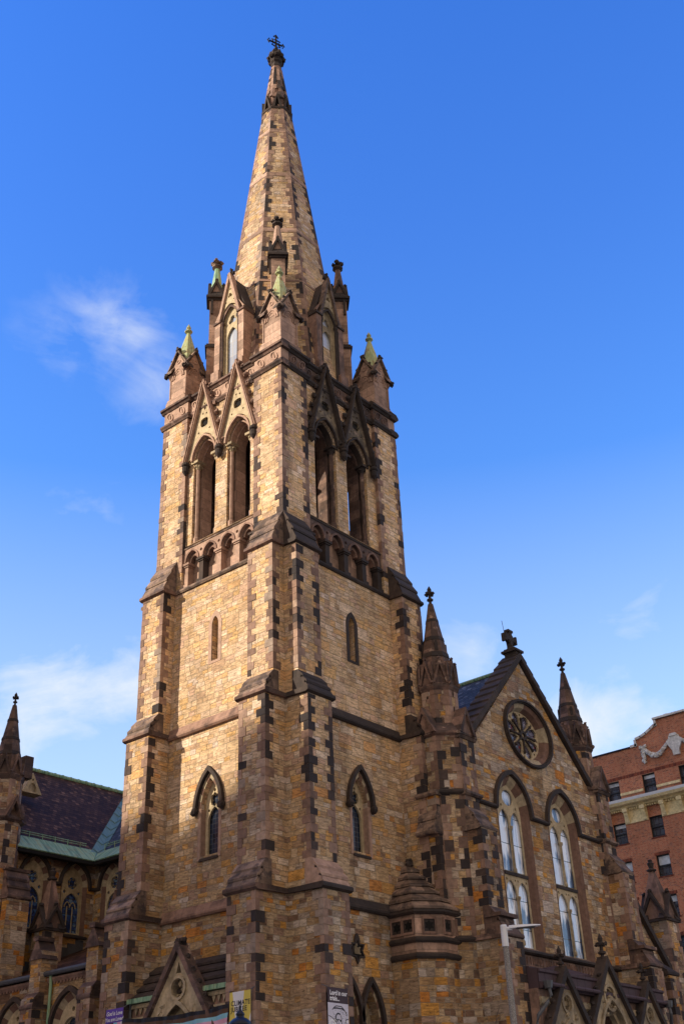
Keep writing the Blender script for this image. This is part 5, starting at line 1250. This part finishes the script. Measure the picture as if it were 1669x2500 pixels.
pl([px(575, 1130), px(650, 1120), px(690, 1135), px(760, 1140)], .022); pl([px(590, 1155), px(640, 1165)], .03); pl([px(700, 1160), px(745, 1165)], .028)
pl([px(660, 1200), px(640, 1245), px(690, 1265), px(725, 1240)], .018); pl([px(610, 1310), px(680, 1300), px(750, 1310)], .028); pl([px(635, 1365), px(690, 1380), px(735, 1360)], .03)
pl([px(560, 1160), px(580, 1260), px(605, 1350), px(620, 1430), px(690, 1450), px(745, 1430), px(770, 1330), px(775, 1200)], .022)
for i in range(7): pl([px(330 + i * 32, 1540), px(440 + i * 25, 1400 - i * 6)], .018)
for i in range(5): pl([px(770 + i * 26, 1400 + i * 12), px(800 + i * 45, 1540)], .018)
pl([px(280, 1040), px(380, 1070), px(490, 1140), px(540, 1200)], .018); pl([px(290, 1370), px(420, 1345), px(540, 1320)], .018); pl([px(1030, 1090), px(930, 1110), px(920, 1180), px(960, 1390), px(1010, 1380)], .02)
rr = random.Random(2)
for i in range(90):
    a, b_ = rr.uniform(430, 970), rr.uniform(840, 1330)
    if 540 < a < 790 and b_ > 930: continue
    pl([px(a, b_), px(a + rr.uniform(8, 26), b_ + rr.uniform(-12, 12))], .010)
m.build('printed_portrait', 'b_ink', b3)
text('GE', .30, (x0 + .03, -PB - .003, 5.33), (1, 0, 0), 'b_white', b3, bold=.012, spacing=.9); text('F', .32, (x1 - .16, -PB - .003, 5.30), (1, 0, 0), 'b_white', b3, bold=.012)
m = MB()
for a in (x0, x1): m.tube([FB1(a, zt, PB), FB1(a + (.06 if a == x1 else -.10), zt + .07, 1.40)], .012, 5)
m.build('banner_fixing', 'lead', b3)
# long striped flag hung across the porch
fl = root('striped_flag', 'long horizontal striped rainbow flag hung between the two left buttresses', 'flag')
def ftop(t): return 6.10 + .08 * t - .07 * math.sin(PI * t) * 1.3
for i, mt in enumerate(('f_black', 'f_brown', 'f_blue', 'f_pink', 'f_white', 'f_red', 'f_orange', 'f_yellow', 'f_green', 'f_blue2', 'f_violet')):
    m = MB(); N = 48
    for j in range(N):
        q = []
        for t in (j / N, (j + 1) / N):
            for r in (i, i + 1):
                a = .98 + 4.7 * t; z = ftop(t) - r * .118 + (.012 * math.sin(t * 21 + r * .9))
                q.append(FB0(a, z, 1.56 + .035 * math.sin(t * 26 + r * .55) + .02 * math.sin(t * 61 - r)))
        m.add([q[0], q[2], q[3], q[1]], [(0, 1, 2, 3)])
    m.build('stripe', mt, fl, smooth=True)
m = MB(); m.tube([FB0(.98, 6.12, 1.57), FB0(.85, 6.2, 1.42)], .01, 5); m.tube([FB0(5.68, 6.2, 1.57), FB0(5.8, 6.24, 1.40)], .01, 5); m.build('flag_cord', 'lead', fl)

# ================================================================== street furniture
sl = root('street_lamp', 'tall speckled concrete lamp post with a flat white arm head', 'street lamp'); lx, ly = 3.95, -5.17
m = MB(); m.lathe(lx, ly, [(.17, .14), (.17, .5), (.125, .52), (.082, 7.45)], 12); m.build('post', 'concrete', sl, smooth=False)
m = MB(); m.lathe(lx, ly, [(.10, 7.4), (.10, 7.98), (.085, 8.02)], 12); A = Vector((lx, ly, 7.9)); d = Vector((.68, -.66, 0)).normalized(); m.tube([A, A + d * .25 + Vector((0, 0, .02))], .055, 8); m.build('bracket', 'whitepaint', sl)
m = MB(); sd = Vector((-d.y, d.x, 0)); prof = ((.16, .07, .09), (.30, .13, .10), (.6, .17, .085), (.9, .16, .06), (1.12, .11, .035))
R = []
for t, w, h in prof:
    c = A + d * t + Vector((0, 0, .03 + .05 * t)); R.append([c + sd * w - Vector((0, 0, h * .3)), c + sd * w * .8 + Vector((0, 0, h * .5)), c + Vector((0, 0, h * .7)), c - sd * w * .8 + Vector((0, 0, h * .5)), c - sd * w - Vector((0, 0, h * .3)), c - Vector((0, 0, h * .4))])
m.rings(R); m.build('lamp_head', 'whitepaint', sl)
m = MB(); c = A + d * .65 + Vector((0, 0, .02)); m.hexa([c + sd * .1 - d * .28 - Vector((0, 0, .01)), c - sd * .1 - d * .28 - Vector((0, 0, .01)), c - sd * .09 + d * .3 - Vector((0, 0, .0)), c + sd * .09 + d * .3, c + sd * .1 - d * .28 + Vector((0, 0, .02)), c - sd * .1 - d * .28 + Vector((0, 0, .02)), c - sd * .09 + d * .3 + Vector((0, 0, .03)), c + sd * .09 + d * .3 + Vector((0, 0, .03))]); m.build('lens', 'lead', sl)
al_ = root('post_lamp', 'old fashioned acorn street lamp with navy cap in front of the banner', 'street lamp'); lx, ly = -10.33, -8.29
m = MB(); m.lathe(lx, ly, [(.2, .14), (.2, .5), (.1, .62), (.07, 1.0), (.055, 3.3), (.1, 3.4), (.12, 3.52)], 12); m.build('post', 'navy', al_)
m = MB(); m.lathe(lx, ly, [(.11, 3.5), (.20, 3.75), (.205, 4.0), (.195, 4.13)], 20); m.build('lamp_glass', 'lampglass', al_, smooth=True)
m = MB(); m.lathe(lx, ly, [(.215, 4.10), (.22, 4.13), (.20, 4.17), (.16, 4.205), (.13, 4.23), (.075, 4.25), (.07, 4.28), (.085, 4.30), (.07, 4.33), (.03, 4.37), (.018, 4.41), (.028, 4.43), (.012, 4.46), (.005, 4.51)], 20); m.build('lamp_cap', 'navy', al_, smooth=True)

tr = root('bare_tree', 'small leafless tree, thin twigs in front of the stair bay', 'tree'); rt = random.Random(4)
tx_, ty_ = 1.7, -5.2; tk = MB(); tk.tube([(tx_, ty_, .1), (tx_ + .05, ty_, 1.8), (tx_ - .05, ty_ + .05, 3.2)], [.07, .055, .04], 7); tk.build('trunk', 'bark', tr)
tw_ = MB()
def grow(p, d, l, r, n):
    q = p + d * l; mid = p + d * l * .5 + Vector((rt.uniform(-1, 1), rt.uniform(-1, 1), rt.uniform(-.5, .8))) * l * .06
    tw_.tube([p, mid, q], [r, r * .85, r * .65], 4)
    if n:
        for i in range(rt.choice((2, 3))):
            grow(p + d * l * rt.uniform(.45, 1), (d + Vector((rt.uniform(-1, 1), rt.uniform(-1, 1), rt.uniform(-.35, .6))) * .62).normalized(), l * rt.uniform(.55, .8), r * .62, n - 1)
for i in range(9):
    a = i * 2.4; grow(Vector((tx_, ty_, 2.4 + i * .12)), Vector((math.cos(a) * .8, math.sin(a) * .8, .9)).normalized(), 1.25, .020, 3)
tw_.build('twigs', 'bark', tr)

# ================================================================== brick apartment house across the side street
ap = root('apartment_house', 'red brick apartment house with cream cornice and curved parapet behind the church', 'building')
BX = 45.; FH = Fr((BX, 0, 0), (0, 1, 0), (-1, 0, 0)); cols = [7.98 + 2.72 * k for k in range(-8, 4)]; AXIS = 5.6
rows = [(14.1 - 2.56 * i, 12.72 - 2.56 * i) for i in range(-3, 5)]
wins = []
for r, (zt, zb) in enumerate(rows):
    for c in cols: wins.append((c, zb, zt))
for c in cols: wins.append((c, 23.2, 24.68))
prof = [(-16, -.5), (13.5, -.5), (13.5, 26.7), (8.85, 26.7), (8.4, 26.72), (8.4, 27.15), (8.0, 27.22), (7.55, 27.38), (7.15, 27.6), (6.9, 27.75), (6.7, 27.78), (6.7, 28.2), (4.5, 28.2), (4.5, 27.78), (4.3, 27.75), (4.05, 27.6), (3.65, 27.38), (3.2, 27.22), (2.8, 27.15), (2.8, 26.72), (2.35, 26.7), (-16, 26.7)]
m = MB(); m.slab(FH, prof, -.45, 0, [rect(c - .48, c + .48, zb, zt) for c, zb, zt in wins]); m.build('front_wall', 'brick', ap)
MB().box(BX + .46, BX + 16, -16, 13.49, -.5, 26.0).build('house_body', 'brick', ap)
m = MB()
for a0, a1, z in ((8.9, 13.6, 26.7), (-16, 2.3, 26.7)): m.ob(FH, a0, a1, z, z + .10, -.5, .07)
m.build('parapet_flashing', 'navy', ap)
m = MB()
for a, b_ in zip(prof[3:20], prof[4:21]):
    p, q = Vector(a), Vector(b_); d = (q - p)
    if d.length < .01: continue
    d.normalize(); n = Vector((d.y, -d.x)); n = -n if n.dot(Vector((5.6, 20)) - p) > 0 else n
    m.slab(FH, [tuple(p - d * .03), tuple(q + d * .03), tuple(q + d * .03 + n * .16), tuple(p - d * .03 + n * .16)], -.5, .10)
m.ob(FH, 4.3, 6.9, 28.2, 28.34, -.55, .16); m.build('parapet_coping', 'whitestone', ap)
for i, (c, zb, zt) in enumerate(wins):
    near = c > 0
    s = MB(); e = .05
    for r in (rect(c - .475, c - .42, zb, zt), rect(c + .42, c + .475, zb, zt), rect(c - .42, c + .42, zt - .06, zt), rect(c - .42, c + .42, zb, zb + .07), rect(c - .42, c + .42, (zb + zt) / 2 - .04, (zb + zt) / 2 + .03)): s.slab(FH, r, -.28, -.10)
    if not (near or i % 2 == 0) and not near: pass
    if c < -3: continue
    w = s.build('sash_window', 'sash', ap); MB().ob(FH, c - .43, c + .43, zb + .05, zt - .05, -.26, -.21).build('glass', 'pane', w)
    if RN.random() < .35 or (abs(c - 7.98) < .1 and zt > 24):
        MB().ob(FH, c - .40, c + .40, zt - RN.choice((.3, .45, .62)), zt - .07, -.21, -.195).build('blind', 'blind', w)
m = MB()
for c in cols:
    for r, (zt, zb) in enumerate(rows[3:] + [rows[2], rows[1]]):
        for j in range(11): m.tone = RN.random(); m.ob(FH, c - .56 + j * .102, c - .565 + j * .102 + .09, zt + .005, zt + .19, -.1, .012)
    for r, (zt, zb) in enumerate(rows):
        for j in range(11): m.tone = RN.random() * .6; m.ob(FH, c - .56 + j * .102, c - .565 + j * .102 + .09, zb - .09, zb - .005, -.1, .03)
a = -16
while a < 13.4: m.tone = RN.random(); m.ob(FH, a, a + .09, 24.72, 24.93, -.1, .014); a += .104
m.build('soldier_course', 'soldier', ap)
def gaps(z0, z1, wl, c0, c1, poly=None):
    m = MB(); xs = sorted([c for c, zb, zt in wins if zb < z1 and zt > z0 and abs(zt - wl) < 1.2]); e = [-16.] + [q for c in xs for q in (c - .5, c + .5)] + [13.5]
    for i in range(0, len(e), 2): m.ob(FH, e[i], e[i + 1], z0, z1, c0, c1)
    return m
gaps(23.58, 23.74, 24.68, -.1, .10).build('string_band', 'terracotta', ap)
m = MB(); m.prof(FH, [(-.1, 22.62), (.20, 22.66), (.26, 22.76), (.55, 22.84), (.62, 22.98), (.62, 23.02), (-.1, 23.02)], -16, 13.5); co = m.build('cornice', 'terracotta', ap)
m = MB(); m.prof(FH, [(-.1, 23.021), (.64, 23.021), (.68, 23.2), (.55, 23.22), (-.1, 23.26)], -16, 13.5); m.build('cornice_cap', 'whitepaint', ap)
gaps(21.62, 22.60, 21.9, -.1, .06).build('frieze', 'terracotta', ap)
m = MB(); a = -15.9
while a < 13.4: m.ob(FH, a, a + .09, 22.5, 22.62, .05, .19); a += .17
m.build('dentils', 'terracotta', co)
m = MB()
for k in range(-8, 4):
    for o in (-.68, .62):
        a = 7.98 + 2.72 * k + 1.36 + o
        m.ob(FH, a - .17, a + .17, 22.36, 22.60, .05, .42); m.prof(FH, [(.06, 22.37), (.36, 22.37), (.30, 22.15), (.14, 21.8), (.12, 21.68), (.06, 21.66)], a - .14, a + .14)
m.build('cornice_bracket', 'terracotta', co)
orn = MB(); up = [(5.25, 26.75), (5.95, 26.75), (5.98, 26.6), (6.2, 26.42), (6.1, 26.2), (5.85, 25.75), (5.83, 25.42), (5.37, 25.42), (5.35, 25.75), (5.1, 26.2), (5.0, 26.42), (5.22, 26.6)]
orn.slab(FH, up, -.05, .18); orn.slab(FH, [(5.3, 26.72), (5.9, 26.72), (5.82, 26.9), (5.38, 26.9)], -.05, .24); orn.build('cartouche', 'whitestone', ap)
m = MB()
for s in (-1, 1):
    for i in range(26):
        t = i / 25; a = AXIS + s * (.62 + 1.75 * t); z = 26.3 - .62 * math.sin(PI * min(1, t * 1.0)) - .02 + .15 * t
        m.blob(FH(a, z, .10), .12 + .05 * math.sin(PI * t), i, 6, 5)
    for i in range(9): m.blob(FH(AXIS + s * 2.38 + .06 * math.sin(i * 2), 26.35 - i * .11, .09), .10 + .055 * math.sin(PI * i / 8), i + 50, 6, 5)
    m.blob(FH(AXIS + s * 2.2, 26.55, .1), .12, 3); m.blob(FH(AXIS + s * 2.5, 26.5, .1), .14, 9)
m.build('garland', 'whitestone', ap)
m = MB(); m.lathe(BX + .6, 6.1, [(.15, 28.0), (.15, 28.5), (.22, 28.5), (.22, 28.58)], 8); m.build('roof_vent', 'whitepaint', ap)

# ================================================================== tall neighbour that shades the foot of the church, and an added shadow block
def tower_block(name, label, corner, u, depthdir, length, depth, h):
    r = root(name, label, 'building'); F = Fr((corner[0], corner[1], 0), (*u, 0), (-depthdir[0], -depthdir[1], 0))
    m = MB(); m.ob(F, 0, length, -.5, h, -depth, 0); m.build('block_wall', 'brick', r)
    m = MB(); m.ob(F, -.2, length + .2, h, h + .6, -depth - .2, .2); m.build('roof_cornice', 'terracotta', r)
    m = MB(); n = int(length / 3)
    for i in range(n):
        for j in range(int(h / 3.3)): m.ob(F, i * 3 + .9, i * 3 + 2.1, j * 3.3 + 1.2, j * 3.3 + 2.9, -.05, .03)
    o = m.build('window_rows', 'pane', r); o['kind'] = 'stuff'
    return r
tower_block('apartment_tower', 'tall red brick apartment tower standing up the street on the sunny side', (-60., 18.4), (-.375, .927), (-.927, -.375), 80, 14, 56.3)
tower_block('shadow_slab', 'tall narrow brick block added out of view to shadow the left arm and brick house', (-22., 30.), (0, 1), (-1, 0), 45, 8, 76)  # added unseen block, throws the left arm and brick house into shadow

# ================================================================== ground
def sheet(name, mat, x0, x1, y0, y1, z, h=None):
    m = MB()
    if h: m.box(x0, x1, y0, y1, z - h, z)
    else: m.add([(x0, y0, z), (x1, y0, z), (x1, y1, z), (x0, y1, z)], [(0, 1, 2, 3)])
    return struct(m.build(name, mat))
sheet('ground', 'earth', -900, 900, -900, 900, -.02)
sheet('road', 'asphalt', -30, -13, -400, 400, .0); sheet('road', 'asphalt', -12.99, 400, -27, -12, .001); sheet('road', 'asphalt', 28, 40, -11.9, 400, .0)
sheet('pavement', 'paving', -12.6, 27.5, -11.6, 60, .14, .3)
m = MB(); m.box(-13, -12.6, -12, 60, -.1, .13); m.box(-13, 28, -12, -11.6, -.1, .132); m.box(27.5, 28, -11.6, 60, -.1, .131); struct(m.build('kerb', 'whitestone'))
sheet('pavement', 'paving', 40.5, 44.9, -30, 60, .14, .3); sheet('pavement', 'paving', -34, -30, -400, 400, .14, .3)
m = MB()
for i in range(40): m.add([(-21.6, -200 + i * 10, .006), (-21.45, -200 + i * 10, .006), (-21.45, -197 + i * 10, .006), (-21.6, -197 + i * 10, .006)], [(0, 1, 2, 3)])
struct(m.build('road_marking', 'roadpaint'))

# ================================================================== light, sky, camera
LD = Vector((1, -.66, -.60)).normalized()
sd_ = bpy.data.lights.new('sun', 'SUN'); sd_.energy = 5.0; sd_.angle = math.radians(.53); sd_.color = (1.15, 1.0, .77)
so_ = bpy.data.objects.new('sun', sd_); C.objects.link(so_); so_.rotation_euler = LD.to_track_quat('-Z', 'Y').to_euler(); so_.location = (-40, 30, 60)
w = bpy.data.worlds.new('World'); bpy.context.scene.world = w; w.use_nodes = True
class WB(NB):
    def __init__(s, wd): s.nt = wd.node_tree; s.nt.nodes.clear(); s.out = s.nt.nodes.new('ShaderNodeOutputWorld'); s.geo = None
b = WB(w)
sky = b.node('ShaderNodeTexSky', sky_type='NISHITA', sun_disc=False); S = -LD
sky.sun_elevation = math.asin(S.z); sky.sun_rotation = math.atan2(S.x, S.y); sky.altitude = 20; sky.air_density = 1.0; sky.dust_density = .4; sky.ozone_density = 3.0
D = b.node('ShaderNodeTexCoord').outputs['Generated']
dz = b.node('ShaderNodeSeparateXYZ', {0: D}).outputs[2]
tint = b.ramp(dz, [(.0, (1.9, 2.3, 2.5)), (.30, (1.62, 2.18, 2.65)), (.42, (1.35, 2.02, 2.75)), (.55, (1.08, 1.88, 2.95)), (.70, (.86, 1.70, 3.1)), (.85, (.68, 1.60, 3.2))])
col = b.mix(1., sky.outputs[0], tint, 'MULTIPLY')
warp = b.node('ShaderNodeTexNoise', {'Vector': D, 'Scale': 6.0, 'Detail': 3.0}).outputs['Color']
dw = b.vec('ADD', D, b.vec('MULTIPLY', b.vec('SUBTRACT', warp, (.5, .5, .5)), (.07, .07, .05)))
def puff(d, rad, amp):
    ds = b.vec('DISTANCE', b.vec('MULTIPLY', dw, (1, 1, 1.25)), (d[0], d[1], d[2] * 1.25)); n = b.nt.nodes.new('ShaderNodeMapRange'); n.interpolation_type = 'SMOOTHSTEP'
    b.put(n.inputs[0], ds)
    for i, x in enumerate((0., rad, amp, 0.)): n.inputs[i + 1].default_value = x
    return n.outputs[0]
tot = None
for d, r, a in (((.470, .616, .634), .10, .58), ((.510, .612, .605), .09, .55), ((.436, .653, .62), .08, .44), ((.535, .605, .585), .085, .46), ((.511, .695, .506), .09, .42), ((.537, .765, .356), .16, .95), ((.571, .727, .371), .13, .95), ((.50, .80, .33), .18, .9),
                ((.839, .362, .406), .17, .52), ((.85, .33, .45), .12, .36), ((.776, .505, .378), .10, .75), ((.85, .42, .33), .18, .82), ((.82, .44, .36), .12, .6), ((.364, .483, .796), .06, .20), ((.70, -.62, .45), .5, .7), ((-.3, -.8, .5), .6, .6), ((.1, .8, .45), .35, .5)):
    p = puff(d, r, a); tot = p if tot is None else b.math('MAXIMUM', tot, p)
fib = b.node('ShaderNodeTexNoise', {'Vector': b.vec('MULTIPLY', dw, (1, 1, 1.9)), 'Scale': 7.0, 'Detail': 10.0, 'Roughness': .6, 'Distortion': .6}).outputs[0]
body = b.node('ShaderNodeTexNoise', {'Vector': b.vec('MULTIPLY', dw, (1, 1, 1.5)), 'Scale': 13.0, 'Detail': 6.0, 'Roughness': .55}).outputs[0]
nz = b.math('ADD', b.math('MULTIPLY', b.math('SUBTRACT', fib, .5), 2.6), b.math('MULTIPLY', b.math('SUBTRACT', body, .5), 1.5))
dens = b.math('ADD', b.math('MULTIPLY', tot, 1.5), b.math('SUBTRACT', nz, .42))
dens = b.math('MULTIPLY', b.mapr(dens, 0., 1.15), b.mapr(tot, .02, .75, 0., .96))
haze = b.mapr(dz, .25, .54, .46, 0.)
dens = b.math('MAXIMUM', dens, haze)
# warm glow added to the unseen sky behind the camera to lift shaded faces
bk = b.vec('DOT_PRODUCT', D, (-.62, -.74, .25))
back_fill = b.math('MULTIPLY', b.mapr(bk, -.05, .5, 0., 1.), b.mapr(b.node('ShaderNodeTexNoise', {'Vector': D, 'Scale': 3.0, 'Detail': 6.0}).outputs[0], .35, .55, .55, 1.))
bg = b.nt.nodes.new('ShaderNodeBackground'); SKY = .125
col = b.mix(dens, col, tuple(x / SKY for x in (.86, .92, 1.0)))
col = b.mix(back_fill, col, tuple(x / SKY for x in (.88, .68, .48)))
b.put(bg.inputs[0], col); bg.inputs[1].default_value = SKY
b.nt.links.new(bg.outputs[0], b.out.inputs[0])

cam = bpy.data.cameras.new('camera'); co_ = bpy.data.objects.new('camera', cam); C.objects.link(co_)
cam.sensor_fit = 'VERTICAL'; cam.sensor_height = 36; cam.lens = 2744.68 / 2500 * 36; cam.clip_end = 3000; cam.clip_start = .1
r_, d_, f_ = Vector((.64938, -.75951, -.03817)), Vector((.36653, .35657, -.85937)), Vector((.66631, .54407, .50993))
co_.matrix_world = Matrix(((r_.x, -d_.x, -f_.x, -26.448), (r_.y, -d_.y, -f_.y, -24.423), (r_.z, -d_.z, -f_.z, 1.6), (0, 0, 0, 1)))
sc = bpy.context.scene; sc.camera = co_
sc.view_settings.view_transform = 'Standard'; sc.view_settings.look = 'None'; sc.view_settings.exposure = 0; sc.view_settings.gamma = 1
sc.render.engine = 'CYCLES'; sc.cycles.use_denoising = True; sc.cycles.max_bounces = 6; sc.cycles.diffuse_bounces = 3; sc.cycles.glossy_bounces = 3
sc.render.resolution_x, sc.render.resolution_y = 683, 1024
